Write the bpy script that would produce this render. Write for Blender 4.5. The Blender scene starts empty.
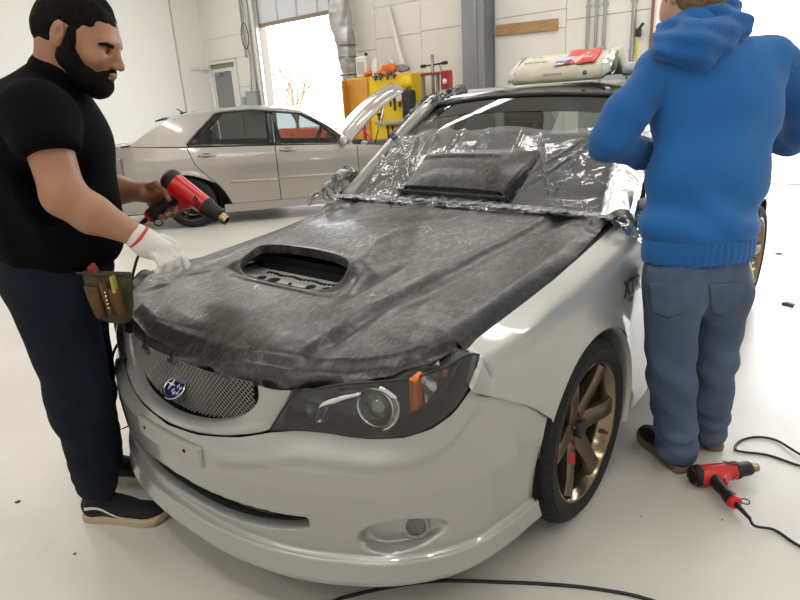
import bpy, bmesh, math, random
import numpy as np
import openvdb as vdb
from mathutils import Vector, Matrix, Euler
random.seed(7); rng = np.random.RandomState(7)
sc = bpy.context.scene
C = sc.collection
PI = math.pi
# ---------------------------------------------------------------- camera
def look_camera():
    px, py, pz, yaw, pitch, roll, f = 1.6904, 1.5310, 1.3853, 3.8513, .3217, .0599, 594.9
    F = Vector((math.cos(yaw)*math.cos(pitch), math.sin(yaw)*math.cos(pitch), -math.sin(pitch)))
    R = F.cross(Vector((0, 0, 1))).normalized(); D = F.cross(R)
    c, s = math.cos(roll), math.sin(roll)
    R, D = c*R+s*D, -s*R+c*D
    cam = bpy.data.cameras.new('camera'); o = bpy.data.objects.new('camera', cam); C.objects.link(o)
    cam.sensor_width = 36; cam.lens = f/800*36; cam.clip_start = .05; cam.clip_end = 200
    m = Matrix.Identity(4)
    for i in range(3):
        m[i][0] = R[i]; m[i][1] = -D[i]; m[i][2] = -F[i]
    m[0][3], m[1][3], m[2][3] = px, py, pz
    o.matrix_world = m; sc.camera = o
look_camera()
# ---------------------------------------------------------------- world, exposure, big lights
w = bpy.data.worlds.new('daylight'); sc.world = w; w.use_nodes = True
bg = w.node_tree.nodes['Background']
bg.inputs[0].default_value = (.93, .96, 1.0, 1); bg.inputs[1].default_value = 7.0
sc.view_settings.view_transform = 'Standard'; sc.view_settings.look = 'None'
sc.view_settings.gamma = 1; sc.view_settings.use_curve_mapping = False
sc.view_settings.exposure = 0.0
sc.cycles.use_denoising = True
sc.cycles.max_bounces = 8; sc.cycles.diffuse_bounces = 4; sc.cycles.transparent_max_bounces = 24
sc.cycles.caustics_reflective = False; sc.cycles.caustics_refractive = False
sc.cycles.sample_clamp_indirect = 6

def lamp_area(name, loc, sx, sy, power, rot=(0, 0, 0), col=(1, .96, .9)):
    l = bpy.data.lights.new(name, 'AREA'); l.shape = 'RECTANGLE'; l.size = sx; l.size_y = sy
    l.energy = power; l.color = col
    o = bpy.data.objects.new(name, l); o.location = loc; o.rotation_euler = rot; C.objects.link(o)
    return o
CEIL = 5.2
# fluorescent strip fixtures hang from the ceiling; each carries its own lamp
FIX = [(x, y) for x in (-6.0, -3.6, -1.2) for y in (-10.5, -7.0, -3.5, 0.0)] + [(1.6, -6.5), (1.9, -2.6), (2.4, .9), (1.6, 4.2), (4.4, -.8), (4.4, 2.6), (-1.2, 3.9)]
for fx, fy in FIX:
    lamp_area('strip_lamp', (fx, fy, CEIL-.36), .16, 2.3, 24, (0, 0, 0), (1, .975, .94))
# ---------------------------------------------------------------- helpers
def srgb(h):
    h = h.lstrip('#'); c = [int(h[i:i+2], 16)/255 for i in (0, 2, 4)]
    return tuple(((x/12.92) if x <= .04045 else ((x+.055)/1.055)**2.4) for x in c)+(1,)
MATS = {}
def mat(name, col, rough=.5, metal=0, bump=0, bscale=40, var=0, vscale=8, coat=0, emit=0, col2=None, spec=.5, detail=4, stretch=None, sheen=0, brough=None):
    """principled material; var mixes col with col2 by noise, bump is fine relief"""
    if name in MATS: return MATS[name]
    m = bpy.data.materials.new(name); m.use_nodes = True; nt = m.node_tree; b = nt.nodes['Principled BSDF']
    c = srgb(col) if isinstance(col, str) else tuple(col)+(1,)*(4-len(col))
    b.inputs['Base Color'].default_value = c; b.inputs['Roughness'].default_value = rough
    b.inputs['Metallic'].default_value = metal; b.inputs['Specular IOR Level'].default_value = spec
    b.inputs['Coat Weight'].default_value = coat; b.inputs['Coat Roughness'].default_value = .04
    if sheen: b.inputs['Sheen Weight'].default_value = sheen
    if emit:
        b.inputs['Emission Color'].default_value = c; b.inputs['Emission Strength'].default_value = emit
    tc = nt.nodes.new('ShaderNodeTexCoord'); src = tc.outputs['Object']
    if stretch:
        mp = nt.nodes.new('ShaderNodeMapping'); mp.inputs['Scale'].default_value = stretch
        nt.links.new(src, mp.inputs[0]); src = mp.outputs[0]
    if var:
        n = nt.nodes.new('ShaderNodeTexNoise'); n.inputs['Scale'].default_value = vscale; n.inputs['Detail'].default_value = detail
        nt.links.new(src, n.inputs['Vector'])
        r = nt.nodes.new('ShaderNodeValToRGB'); r.color_ramp.elements[0].position = .5-.25/max(var, .3); r.color_ramp.elements[1].position = .5+.25/max(var, .3)
        r.color_ramp.elements[0].color = c
        r.color_ramp.elements[1].color = srgb(col2) if col2 else tuple(min(1, x*(1+.3*var)) for x in c[:3])+(1,)
        nt.links.new(n.outputs[0], r.inputs[0]); nt.links.new(r.outputs[0], b.inputs['Base Color'])
    if bump:
        n = nt.nodes.new('ShaderNodeTexNoise'); n.inputs['Scale'].default_value = bscale; n.inputs['Detail'].default_value = 5
        nt.links.new(src, n.inputs['Vector'])
        bp = nt.nodes.new('ShaderNodeBump'); bp.inputs['Strength'].default_value = bump; bp.inputs['Distance'].default_value = .01
        nt.links.new(n.outputs[0], bp.inputs['Height']); nt.links.new(bp.outputs[0], b.inputs['Normal'])
    MATS[name] = m; return m
def tag(o, label, cat=None, group=None, kind=None):
    if label: o['label'] = label
    if cat: o['category'] = cat
    if group: o['group'] = group
    if kind: o['kind'] = kind
    return o
def setpar(o, parent):
    if parent is not None:
        bpy.context.view_layer.update() if False else None
        o.parent = parent; o.matrix_parent_inverse = mw(parent).inverted()
def mw(o):
    m = o.matrix_basis.copy()
    if o.parent: m = mw(o.parent) @ o.matrix_parent_inverse @ m
    return m
def empty(name, loc=(0, 0, 0), rz=0, label=None, cat=None, group=None):
    o = bpy.data.objects.new(name, None); o.empty_display_size = .1; o.location = loc; o.rotation_euler = (0, 0, rz); C.objects.link(o)
    if label: tag(o, label, cat, group)
    return o
class MB:
    """collects shapes (verts, faces, material slot) and links them as ONE mesh object"""
    def __init__(s): s.v = []; s.f = []; s.m = []; s.sm = []
    def add(s, v, f, mi=0, smooth=True):
        n = len(s.v); s.v += [tuple(map(float, p)) for p in v]; s.f += [tuple(i+n for i in q) for q in f]
        s.m += [mi]*len(f); s.sm += [smooth]*len(f); return s
    def box(s, c, size, rot=None, mi=0, bev=0, taper=None):
        hx, hy, hz = [q/2 for q in size]
        if bev:
            bm = bmesh.new(); bmesh.ops.create_cube(bm, size=1)
            bmesh.ops.scale(bm, vec=size, verts=bm.verts)
            if taper:
                for q in bm.verts:
                    if q.co.z > 0: q.co.x *= taper; q.co.y *= taper
            bmesh.ops.bevel(bm, geom=bm.edges[:], offset=bev, segments=2, affect='EDGES', profile=.5)
            v = [q.co.copy() for q in bm.verts]; f = [[q.index for q in g.verts] for g in bm.faces]; bm.free()
        else:
            t = taper or 1
            v = [Vector((x*hx*(t if z > 0 else 1), y*hy*(t if z > 0 else 1), z*hz)) for x in (-1, 1) for y in (-1, 1) for z in (-1, 1)]
            f = [(0, 1, 3, 2), (4, 6, 7, 5), (0, 4, 5, 1), (2, 3, 7, 6), (0, 2, 6, 4), (1, 5, 7, 3)]
        R = rot if isinstance(rot, Matrix) else (Euler(rot).to_matrix() if rot else Matrix.Identity(3))
        c = Vector(c); return s.add([c+R@q for q in v], f, mi, False)
    def ring_loft(s, rings, closed=True, cap=True, mi=0, smooth=True):
        n = len(rings[0]); v = [p for r in rings for p in r]; f = []
        for i in range(len(rings)-1):
            for j in range(n if closed else n-1):
                k = (j+1) % n; f.append((i*n+j, i*n+k, (i+1)*n+k, (i+1)*n+j))
        if cap and closed:
            f.append(tuple(range(n))[::-1]); f.append(tuple((len(rings)-1)*n+j for j in range(n)))
        return s.add(v, f, mi, smooth)
    def tube(s, pts, r, n=10, mi=0, cap=True, smooth=True, flat=1):
        pts = [Vector(p) for p in pts]; rs = r if isinstance(r, (list, tuple)) else [r]*len(pts)
        rings = []; up = None
        for i, p in enumerate(pts):
            t = (pts[min(i+1, len(pts)-1)]-pts[max(i-1, 0)]).normalized()
            if up is None: up = t.orthogonal().normalized()
            up = (up-t*up.dot(t)).normalized(); b = t.cross(up)
            rings.append([p+(up*math.cos(2*PI*k/n)+b*math.sin(2*PI*k/n)*flat)*rs[i] for k in range(n)])
        return s.ring_loft(rings, mi=mi, cap=cap, smooth=smooth)
    def cyl(s, a, b, r, r2=None, n=20, mi=0, smooth=True, cap=True):
        return s.tube([a, b], [r, r if r2 is None else r2], n, mi, cap, smooth)
    def lathe(s, o, axis, prof, n=32, mi=0, ref=None, smooth=True, arc=None):
        """prof = [(radius, along axis)]"""
        o = Vector(o); a = Vector(axis).normalized(); u = (Vector(ref) if ref else a.orthogonal()).normalized(); u = (u-a*u.dot(a)).normalized(); b = a.cross(u)
        m = n; rings = [[o+a*h+(u*math.cos(2*PI*k/m)+b*math.sin(2*PI*k/m))*max(r, 1e-5) for k in range(m)] for r, h in prof]
        return s.ring_loft(rings, mi=mi, cap=False, smooth=smooth)
    def sphere(s, c, r, seg=16, mi=0, sc3=(1, 1, 1), rot=None):
        R = rot if isinstance(rot, Matrix) else (Euler(rot).to_matrix() if rot else Matrix.Identity(3))
        rings = []; c = Vector(c)
        for i in range(seg//2+1):
            a = PI*i/(seg//2); rr = max(math.sin(a), 1e-4)
            rings.append([c+R@Vector((math.cos(2*PI*k/seg)*rr*r*sc3[0], math.sin(2*PI*k/seg)*rr*r*sc3[1], math.cos(a)*r*sc3[2])) for k in range(seg)])
        return s.ring_loft(rings[::-1], mi=mi, cap=False)
    def grid(s, fn, nu, nv, mi=0, smooth=True, flip=False, keep=None):
        v = [fn(i/nu, j/nv) for i in range(nu+1) for j in range(nv+1)]; f = []
        for i in range(nu):
            for j in range(nv):
                q = (i*(nv+1)+j, (i+1)*(nv+1)+j, (i+1)*(nv+1)+j+1, i*(nv+1)+j+1)
                f.append(q[::-1] if flip else q)
        return s.add(v, f, mi, smooth)
    def prism(s, poly, axis_fn, d0, d1, mi=0):
        """extrude a 2D polygon: axis_fn(u, v, d) -> point"""
        n = len(poly); a = [axis_fn(u, v, d0) for u, v in poly]; b = [axis_fn(u, v, d1) for u, v in poly]
        f = [tuple(range(n))[::-1], tuple(range(n, 2*n))]+[(i, (i+1) % n, (i+1) % n+n, i+n) for i in range(n)]
        return s.add(a+b, f, mi, False)
    def build(s, name, mats, parent=None, label=None, cat=None, group=None, kind=None, solid=0, sub=0, autosmooth=None, off=-1, fixn=False):
        me = bpy.data.meshes.new(name); me.from_pydata(s.v, [], s.f)
        me.polygons.foreach_set('material_index', s.m); me.polygons.foreach_set('use_smooth', s.sm)
        mats = mats if isinstance(mats, (list, tuple)) else [mats]
        for m in mats: me.materials.append(m)
        me.validate()
        if fixn:
            bm = bmesh.new(); bm.from_mesh(me); bmesh.ops.recalc_face_normals(bm, faces=bm.faces); bm.to_mesh(me); bm.free()
        me.update()
        o = bpy.data.objects.new(name, me); C.objects.link(o)
        if solid:
            q = o.modifiers.new('s', 'SOLIDIFY'); q.thickness = solid; q.offset = off
        if sub:
            q = o.modifiers.new('s', 'SUBSURF'); q.levels = q.render_levels = sub
        if autosmooth is not None:
            try: me.set_sharp_from_angle(angle=math.radians(autosmooth))
            except Exception: pass
        setpar(o, parent); tag(o, label, cat, group, kind); return o
def crv(pts, n=8, closed=False):
    """Catmull-Rom through points"""
    P = [np.array(p, float) for p in pts]; m = len(P); out = []
    rngi = range(m) if closed else range(m-1)
    for i in rngi:
        if closed: a, b, c, d = P[i-1], P[i], P[(i+1) % m], P[(i+2) % m]
        else:
            b, c = P[i], P[i+1]; a = P[i-1] if i else 2*b-c; d = P[i+2] if i+2 < m else 2*c-b
        for k in range(n):
            t = k/n; out.append(.5*((2*b)+(c-a)*t+(2*a-5*b+4*c-d)*t*t+(3*b-a-3*c+d)*t**3))
    if not closed: out.append(P[-1])
    return out
def itp(x, xs, ys):
    return float(np.interp(x, xs, ys))
def sst(a, b, x):
    t = np.clip((x-a)/(b-a), 0, 1); return t*t*(3-2*t)
# ---- smooth solid modelling: union of rounded shapes sampled on a grid and turned into one surface
def _cone(p, a, b, r1, r2):
    a = np.array(a, float); b = np.array(b, float); ba = b-a; L = max(ba@ba, 1e-12)
    t = np.clip(((p-a)@ba)/L, 0, 1); q = p-(a+t[..., None]*ba)
    return np.sqrt((q*q).sum(-1))-(r1+(r2-r1)*t)
def _ell(p, c, r, R):
    q = (p-np.array(c, float))@R; r = np.array(r, float)
    k0 = np.sqrt(((q/r)**2).sum(-1)); k1 = np.sqrt(((q/(r*r))**2).sum(-1))+1e-9
    return k0*(k0-1)/k1
def _box(p, c, h, R, rad):
    q = np.abs((p-np.array(c, float))@R)-(np.array(h, float)-rad)
    return np.sqrt((np.maximum(q, 0)**2).sum(-1))+np.minimum(q.max(-1), 0)-rad
def rotm(e): return np.array(Euler(e).to_matrix())
def frame(xa, za):
    """rotation whose x axis is xa and z axis near za (columns)"""
    x = np.array(xa, float); x /= np.linalg.norm(x); z = np.array(za, float); z = z-x*(z@x); z /= np.linalg.norm(z)
    return np.stack([x, np.cross(z, x), z], 1)
I3 = np.eye(3)
def sdf_mesh(prims, vox=.008, disp=None, pad=.03):
    """prims: (op, kind, args, k) op '+', '-', '&'"""
    lo = np.full(3, 1e9); hi = -lo
    for op, kind, a, k in prims:
        if op != '+': continue
        if kind == 'cone': c = np.array([a[0], a[1]]); r = max(a[2], a[3])
        else: c = np.array([a[0]]); r = np.linalg.norm(a[1]) if kind == 'box' else max(a[1])
        lo = np.minimum(lo, c.min(0)-r); hi = np.maximum(hi, c.max(0)+r)
    lo -= pad; hi += pad; n = np.ceil((hi-lo)/vox).astype(int)+1
    g = np.stack(np.meshgrid(*[lo[i]+np.arange(n[i])*vox for i in range(3)], indexing='ij'), -1)
    d = np.full(g.shape[:3], 1.0)
    for op, kind, a, k in prims:
        # evaluate within bounding region only
        if kind == 'cone': c0 = np.minimum(a[0], a[1])-max(a[2], a[3]); c1 = np.maximum(a[0], a[1])+max(a[2], a[3])
        else:
            r = np.linalg.norm(a[1]) if kind == 'box' else max(a[1]); c0 = np.array(a[0])-r; c1 = np.array(a[0])+r
        m = 3*k+.05
        i0 = np.clip(((c0-m-lo)/vox).astype(int), 0, n-1); i1 = np.clip(((c1+m-lo)/vox).astype(int)+2, 1, n)
        if (i1 <= i0).any(): continue
        sl = tuple(slice(i0[i], i1[i]) for i in range(3)); p = g[sl]
        if kind == 'cone': e = _cone(p, *a)
        elif kind == 'ell': e = _ell(p, a[0], a[1], a[2] if len(a) > 2 else I3)
        else: e = _box(p, a[0], a[1], a[2] if len(a) > 2 else I3, a[3] if len(a) > 3 else .005)
        x = d[sl]
        if op == '+':
            if k > 0: h = np.maximum(k-np.abs(x-e), 0)/k; d[sl] = np.minimum(x, e)-h*h*k*.25
            else: d[sl] = np.minimum(x, e)
        elif op == '-':
            if k > 0: h = np.maximum(k-np.abs(x+e), 0)/k; d[sl] = np.maximum(x, -e)+h*h*k*.25
            else: d[sl] = np.maximum(x, -e)
        elif op == '&':
            f = np.full(d.shape, 1.0); f[sl] = e; d = np.maximum(d, f)
    if disp is not None: d = d-disp(g)
    d[0] = d[-1] = 1; d[:, 0] = d[:, -1] = 1; d[:, :, 0] = d[:, :, -1] = 1
    gr = vdb.FloatGrid(1.0); gr.copyFromArray(d.astype(np.float32))
    pts, quads = gr.convertToQuads(isovalue=0)
    return lo+np.asarray(pts, float)*vox, np.asarray(quads)[:, ::-1]
def solid(name, prims, m, parent=None, vox=.008, disp=None, dec=None, smooth=2, matfn=None, **kw):
    v, q = sdf_mesh(prims, vox, disp)
    if smooth:
        n = len(v); 
        for _ in range(smooth):
            acc = np.zeros_like(v); cnt = np.zeros(n)
            for a, b in ((0, 1), (1, 2), (2, 3), (3, 0)):
                np.add.at(acc, q[:, a], v[q[:, b]]); np.add.at(cnt, q[:, a], 1)
                np.add.at(acc, q[:, b], v[q[:, a]]); np.add.at(cnt, q[:, b], 1)
            v = v*.4+.6*acc/np.maximum(cnt, 1)[:, None]
    me = bpy.data.meshes.new(name); me.from_pydata(v.tolist(), [], q.tolist())
    me.polygons.foreach_set('use_smooth', [True]*len(q))
    ms = m if isinstance(m, (list, tuple)) else [m]
    for x in ms: me.materials.append(x)
    if matfn is not None: me.polygons.foreach_set('material_index', matfn(v[q].mean(1)).astype(int).tolist())
    me.update()
    o = bpy.data.objects.new(name, me); C.objects.link(o); setpar(o, parent); tag(o, **kw) if kw else None
    return o
def sines(g, seed, amp, f, n=6, stretch=(1, 1, 1)):
    """soft cloth folds as a sum of oriented waves"""
    r = np.random.RandomState(seed); s = 0
    for i in range(n):
        k = r.normal(size=3)*np.array(stretch); k = k/np.linalg.norm(k)*f*(.6+r.rand()); ph = r.rand()*6.28
        w2 = np.sin(g@(r.normal(size=3)*f*.3)+r.rand()*6)
        s = s+np.sin(g@k+ph+1.2*w2)
    return amp*s/math.sqrt(n)
def text(name, body, size, loc, rot, m, parent=None, ext=.0004, label=None, align='CENTER', shear=0, bold=0):
    cu = bpy.data.curves.new(name, 'FONT'); cu.body = body; cu.size = size; cu.extrude = ext; cu.align_x = align; cu.align_y = 'CENTER'; cu.shear = shear; cu.offset = bold
    o = bpy.data.objects.new(name, cu)
    o.matrix_world = Matrix.Translation(loc) @ (rot if isinstance(rot, Matrix) else Euler(rot).to_matrix()).to_4x4()
    C.objects.link(o)
    cu.materials.append(m); dg = bpy.context.evaluated_depsgraph_get(); me = bpy.data.meshes.new_from_object(o.evaluated_get(dg))
    o2 = bpy.data.objects.new(name, me); o2.matrix_world = o.matrix_world.copy(); C.objects.link(o2)
    bpy.data.objects.remove(o); setpar(o2, parent); tag(o2, label); return o2

# ================================================================ the room
XB, XF, YL, YR = -8.0, 5.6, -12.97, 6.4
m_wall = mat('wall_paint', '#e6e6e4', .75, bump=.15, bscale=12, var=.5, vscale=1.2, col2='#dfdeda')
m_wallp = mat('wall_panel_paint', '#e4e1da', .7, bump=.2, bscale=9, var=.5, vscale=2, col2='#dad7cf')
m_joint = mat('joint_shadow_gap', '#8f8a82', .9)
m_floor = bpy.data.materials.new('painted_concrete'); m_floor.use_nodes = True
nt = m_floor.node_tree; b = nt.nodes['Principled BSDF']; N = nt.nodes.new
tc = N('ShaderNodeTexCoord')
n1 = N('ShaderNodeTexNoise'); n1.inputs['Scale'].default_value = .9; n1.inputs['Detail'].default_value = 6
n2 = N('ShaderNodeTexNoise'); n2.inputs['Scale'].default_value = 7; n2.inputs['Detail'].default_value = 8; n2.inputs['Roughness'].default_value = .7
n3 = N('ShaderNodeTexNoise'); n3.inputs['Scale'].default_value = 2.6; n3.inputs['Detail'].default_value = 3
for q in (n1, n2, n3): nt.links.new(tc.outputs['Object'], q.inputs['Vector'])
r1 = N('ShaderNodeValToRGB'); r1.color_ramp.elements[0].position = .3; r1.color_ramp.elements[1].position = .7
r1.color_ramp.elements[0].color = srgb('#cbc6bd'); r1.color_ramp.elements[1].color = srgb('#d9d6ce')
nt.links.new(n1.outputs[0], r1.inputs[0])
r2 = N('ShaderNodeValToRGB'); r2.color_ramp.elements[0].position = .60; r2.color_ramp.elements[1].position = .78
r2.color_ramp.elements[0].color = (0, 0, 0, 1); r2.color_ramp.elements[1].color = (1, 1, 1, 1)
nt.links.new(n2.outputs[0], r2.inputs[0])
mx = N('ShaderNodeMix'); mx.data_type = 'RGBA'; mx.inputs['B'].default_value = srgb('#b5a897')
mlt = N('ShaderNodeMath'); mlt.operation = 'MULTIPLY'; mlt.inputs[1].default_value = .35
nt.links.new(r2.outputs[0], mlt.inputs[0]); nt.links.new(mlt.outputs[0], mx.inputs['Factor'])
nt.links.new(r1.outputs[0], mx.inputs['A']); nt.links.new(mx.outputs['Result'], b.inputs['Base Color'])
mr = N('ShaderNodeMapRange'); mr.inputs['To Min'].default_value = .22; mr.inputs['To Max'].default_value = .42
nt.links.new(n3.outputs[0], mr.inputs['Value']); nt.links.new(mr.outputs[0], b.inputs['Roughness'])
bp = N('ShaderNodeBump'); bp.inputs['Strength'].default_value = .12; bp.inputs['Distance'].default_value = .01
nt.links.new(n2.outputs[0], bp.inputs['Height']); nt.links.new(bp.outputs[0], b.inputs['Normal'])
def struct(name, mb, m, parent=None, **k):
    return mb.build(name, m, parent, kind='structure', **k)
struct('floor', MB().box(((XB+XF)/2-.1, (YL+YR)/2, -.06), (XF-XB+.2, YR-YL, .12)), m_floor)
struct('ceiling', MB().box(((XB+XF)/2, (YL+YR)/2, CEIL+.05), (XF-XB, YR-YL, .1)), mat('ceiling_paint', '#d5d2cb', .8))
struct('wall_left', MB().box(((XB+XF)/2, YL-.06, CEIL/2), (XF-XB, .12, CEIL)), m_wall)
struct('wall_right', MB().box(((XB+XF)/2, YR+.06, CEIL/2), (XF-XB, .12, CEIL)), m_wall)
struct('wall_front', MB().box((XF+.06, (YL+YR)/2, CEIL/2), (.12, YR-YL, CEIL)), m_wall)
# back wall (X = -8) around the man door (pane), the left dock door and the right open door
G1 = (-10.62, -7.95, 3.22)      # y0, y1, visible head of the half raised left door
G1H = 4.4
G2 = (-1.60, 4.2, 4.4)
DR = (-12.78, -11.72, 2.55)
wb = MB()
def wseg(y0, y1, z0, z1): wb.box((XB-.1, (y0+y1)/2, (z0+z1)/2), (.2, y1-y0, z1-z0))
wseg(YL, DR[0], 0, CEIL); wseg(DR[0], DR[1], 2.44, CEIL); wseg(DR[1], G1[0], 0, CEIL); wseg(G1[0], G1[1], G1H, CEIL)
wseg(G1[1], G2[0], 0, CEIL); wseg(G2[0], G2[1], G2[2], CEIL); wseg(G2[1], YR, 0, CEIL)
wback = struct('wall_back', wb, m_joint)
def panel(y0, y1, z0, z1, g=.008, t=.022):
    MB().box((XB+t/2, (y0+y1)/2, (z0+z1)/2), (t, y1-y0-g, z1-z0-g), bev=.003).build('panel', m_wallp, wback)
for zz in ((0, 1.22), (1.22, 2.0), (2.0, 3.1), (3.1, 4.3), (4.3, CEIL)):
    panel(YL, DR[0], *zz)
for zz in ((0, 1.95), (1.95, 2.64), (2.64, 3.15), (3.15, 4.3), (4.3, CEIL)):
    if zz[0] >= 2.6: panel(-12.78, -11.12, *zz)
    panel(-11.64 if zz[0] < 2.6 else -11.12, G1[0]-.16, *zz)
ys = [G1[1], -7.0, -5.86, -4.42, -2.97, G2[0]-.05]
zrows = {0: (0, 1.2, 2.4, 3.5, CEIL), 1: (0, 1.22, 2.58, 3.14, CEIL), 2: (0, 1.22, 2.6, 3.15, CEIL), 3: (0, 1.25, 2.35, 2.62, CEIL), 4: (0, 1.3, 2.45, 3.3, CEIL)}
for i in range(5):
    z = zrows[i]
    for a, b2 in zip(z[:-1], z[1:]): panel(ys[i], ys[i+1], a, b2)
for a, b2 in zip((0, 1.3, 2.6, 3.9), (1.3, 2.6, 3.9, CEIL)): panel(G2[1]+.05, YR, a, b2)
# left wall: a full height seam strip and a horizontal rail near the corner
ml = mat('grey_trim', '#b9b5ad', .6)
struct('trim_1', MB().box((-7.2, YL+.012, CEIL/2), (.035, .024, CEIL)), ml)
struct('trim_2', MB().box((-7.75, YL+.02, 2.48), (.5, .04, .06)).box((-7.9+.02, -13.0, 2.48), (.04, .55, .06)), mat('white_trim', '#dcd8d0', .6))
# man door with grey pane and closer
d3 = MB().box((XB-.02, (DR[0]+DR[1])/2, 1.22), (.05, DR[1]-DR[0]-.06, 2.44), bev=.004)
door3 = struct('door_3', d3, mat('white_door', '#dfddd6', .5))
MB().box((XB+.012, -12.27, 1.93), (.03, .86, .98)).build('frame', mat('white_door', '#dfddd6', .5), door3)
MB().box((XB+.03, -12.27, 1.93), (.012, .72, .86)).build('pane', mat('grey_pane', '#7d8286', .3), door3)
MB().box((XB+.07, -12.42, 2.3), (.06, .26, .06), bev=.008).tube([(XB+.07, -12.3, 2.33), (XB+.16, -12.15, 2.34), (XB+.05, -12.02, 2.34)], .012, 6).build('door_closer', mat('satin_grey', '#9b9c9b', .4, .6), door3)
for nm, (ya, yb) in (('trim_3', (DR[0]-.07, DR[0])), ('trim_4', (DR[1], DR[1]+.07))):
    struct(nm, MB().box((XB+.03, (ya+yb)/2, 1.28), (.06, yb-ya, 2.56), bev=.004), mat('white_trim', '#dcd8d0', .6))
struct('trim_5', MB().box((XB+.03, (DR[0]+DR[1])/2, 2.56+.03), (.06, 1.2, .07), bev=.004), mat('white_trim', '#dcd8d0', .6))
# left overhead door, half raised, sectional leaves
m_dpan = mat('door_leaf_white', '#d3d6da', .55, bump=.05)
door1 = empty('door_1', (XB, (G1[0]+G1[1])/2, G1[2])); door1['kind'] = 'structure'
for k in range(3):
    z0 = G1[2]+.05+k*.55
    w_ = (G1[1]-G1[0]-.04)/4
    s_ = MB()
    s_.box((XB-.03, (G1[0]+G1[1])/2, z0+.27), (.045, G1[1]-G1[0]-.02, .54), bev=.004)
    pn = s_.build('door_section', m_dpan, door1)
    q = MB()
    for j in range(1, 4): q.box((XB+.0, G1[0]+.02+j*w_, z0+.27), (.03, .05, .5), bev=.003)
    q.build('stile', mat('door_stile', '#c3c7cc', .5), pn)
MB().box((XB-.02, (G1[0]+G1[1])/2, G1[2]+.02), (.06, G1[1]-G1[0]-.02, .08), bev=.004).build('bottom_seal', mat('brown_seal', '#8a7d70', .7), door1)
# jambs and tracks of the left door
struct('trim_6', MB().box((XB+.05, G1[0]-.08, 2.2), (.10, .14, 4.4), bev=.004), mat('white_trim', '#dcd8d0', .6))
m_steel = mat('galvanised_steel', '#a9abab', .38, .7, var=.4, vscale=20)
trk = empty('door_track', (XB+.12, G1[0]+.03, 0)); trk['kind'] = 'structure'
MB().box((XB+.10, G1[0]-.01, 2.3), (.06, .012, 4.4)).box((XB+.13, G1[0]+.02, 2.3), (.012, .05, 4.4)).build('rail', m_steel, trk)
MB().box((XB+.06, G1[0]-.06, 2.3), (.03, .03, 4.4)).build('angle_iron', mat('dark_steel', '#6c6a66', .5, .5), trk)
for z in (.6, 1.3, 2.0, 2.7): MB().box((XB+.12, G1[0]+.03, z), (.06, .09, .05)).build('bracket', m_steel, trk)
door2 = empty('door_2', (XB, (G2[0]+G2[1])/2, G2[2])); door2['kind'] = 'structure'
MB().box((XB-.03, (G2[0]+G2[1])/2, G2[2]-.1), (.05, G2[1]-G2[0]-.02, .3), bev=.004).build('door_section', m_dpan, door2)
struct('trim_7', MB().box((XB+.03, G2[0]-.02, 2.2), (.10, .05, 4.4), bev=.003), mat('brown_trim', '#7d6656', .7))
struct('trim_8', MB().box((XB+.05, G2[1]+.03, 2.2), (.10, .08, 4.4), bev=.003), mat('white_trim', '#dcd8d0', .6))
# outside apron beyond the doors, kerb and bright yard
m_out = mat('yard_concrete', '#c9c4bb', .8, var=.5, vscale=.6, col2='#bab5ad')
struct('yard', MB().box((-27.9, -3, -.07), (39.6, 60, .12)), m_out)
struct('trim_9', MB().box((-8.12, (G2[0]+G2[1])/2, .0), (.2, G2[1]-G2[0], .025)).box((-8.12, (G1[0]+G1[1])/2, .0), (.2, G1[1]-G1[0], .025)), mat('threshold_metal', '#8d8c94', .5, .4))
tag(MB().box((-19, 3, .16), (.4, 34, .34), bev=.03).build('kerb', mat('kerb_concrete', '#a8a6ab', .8)), 'long pale concrete kerb far out in the yard beyond the right doorway', 'kerb')
# grey steel column in front of the back wall
col = empty('steel_column', (-7.75, -4.45, 0), 0, 'grey painted steel column standing against the white back wall', 'column')
mg = mat('column_grey', '#6d7076', .5, .0, bump=.1, bscale=30); 
MB().box((-7.60, -4.47, CEIL/2), (.014, .44, CEIL)).build('flange', mat('column_grey_light', '#85878b', .5), col)
MB().box((-7.77, -4.28, CEIL/2), (.34, .016, CEIL)).build('web', mg, col)
MB().box((-7.94, -4.47, CEIL/2), (.014, .44, CEIL)).build('flange', mg, col)
tag(MB().tube([(-7.57, -4.4, CEIL-.1), (-7.57, -4.4, .4)], .012, 6).build('pipe', m_steel), 'thin metal conduit running up the face of the grey column', 'conduit')
# board, conduits, boxes on the wall
tag(MB().box((XB+.045, -3.66, 2.42), (.045, 1.12, .17), rot=(math.radians(-1.5), 0, 0), bev=.004).build('wooden_board', mat('pine_board', '#b89468', .7, var=1, vscale=6, col2='#8d6c48', stretch=(1, 1, 12))), 'short unpainted pine board screwed to the white wall beside the column', 'board')
for k, (y, r, zb, lab) in enumerate(((-2.60, .022, 1.55, 'leftmost of the thin conduits running up beside the small grey wall box'), (-2.47, .022, 1.55, 'second thin conduit running up beside the small grey wall box'), (-2.34, .022, 1.75, 'third thin conduit rising directly out of the small grey wall box'), (-1.90, .03, 1.5, 'pale conduit on the wall nearest to the open right doorway'))):
    q = MB().tube([(XB+.05, y, CEIL-.03), (XB+.05, y, zb)], r, 8)
    for z in (1.9, 2.6, 3.6): q.box((XB+.036, y, z), (.03, r*2+.05, .03))
    tag(q.build('conduit', mat('conduit_grey', '#b4b6b8', .4, .5)), lab, 'conduit')
bx = empty('electrical_box', (XB+.08, -2.15, 1.6), 0, 'small grey electrical box on the wall left of the right doorway', 'electrical box')
MB().box((XB+.08, -2.15, 1.58), (.12, .40, .30), bev=.008).build('housing', mat('box_grey', '#8c9094', .5), bx)
MB().box((XB+.145, -2.15, 1.58), (.012, .36, .26), bev=.004).build('cover', mat('box_grey2', '#989ca0', .5), bx)
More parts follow.
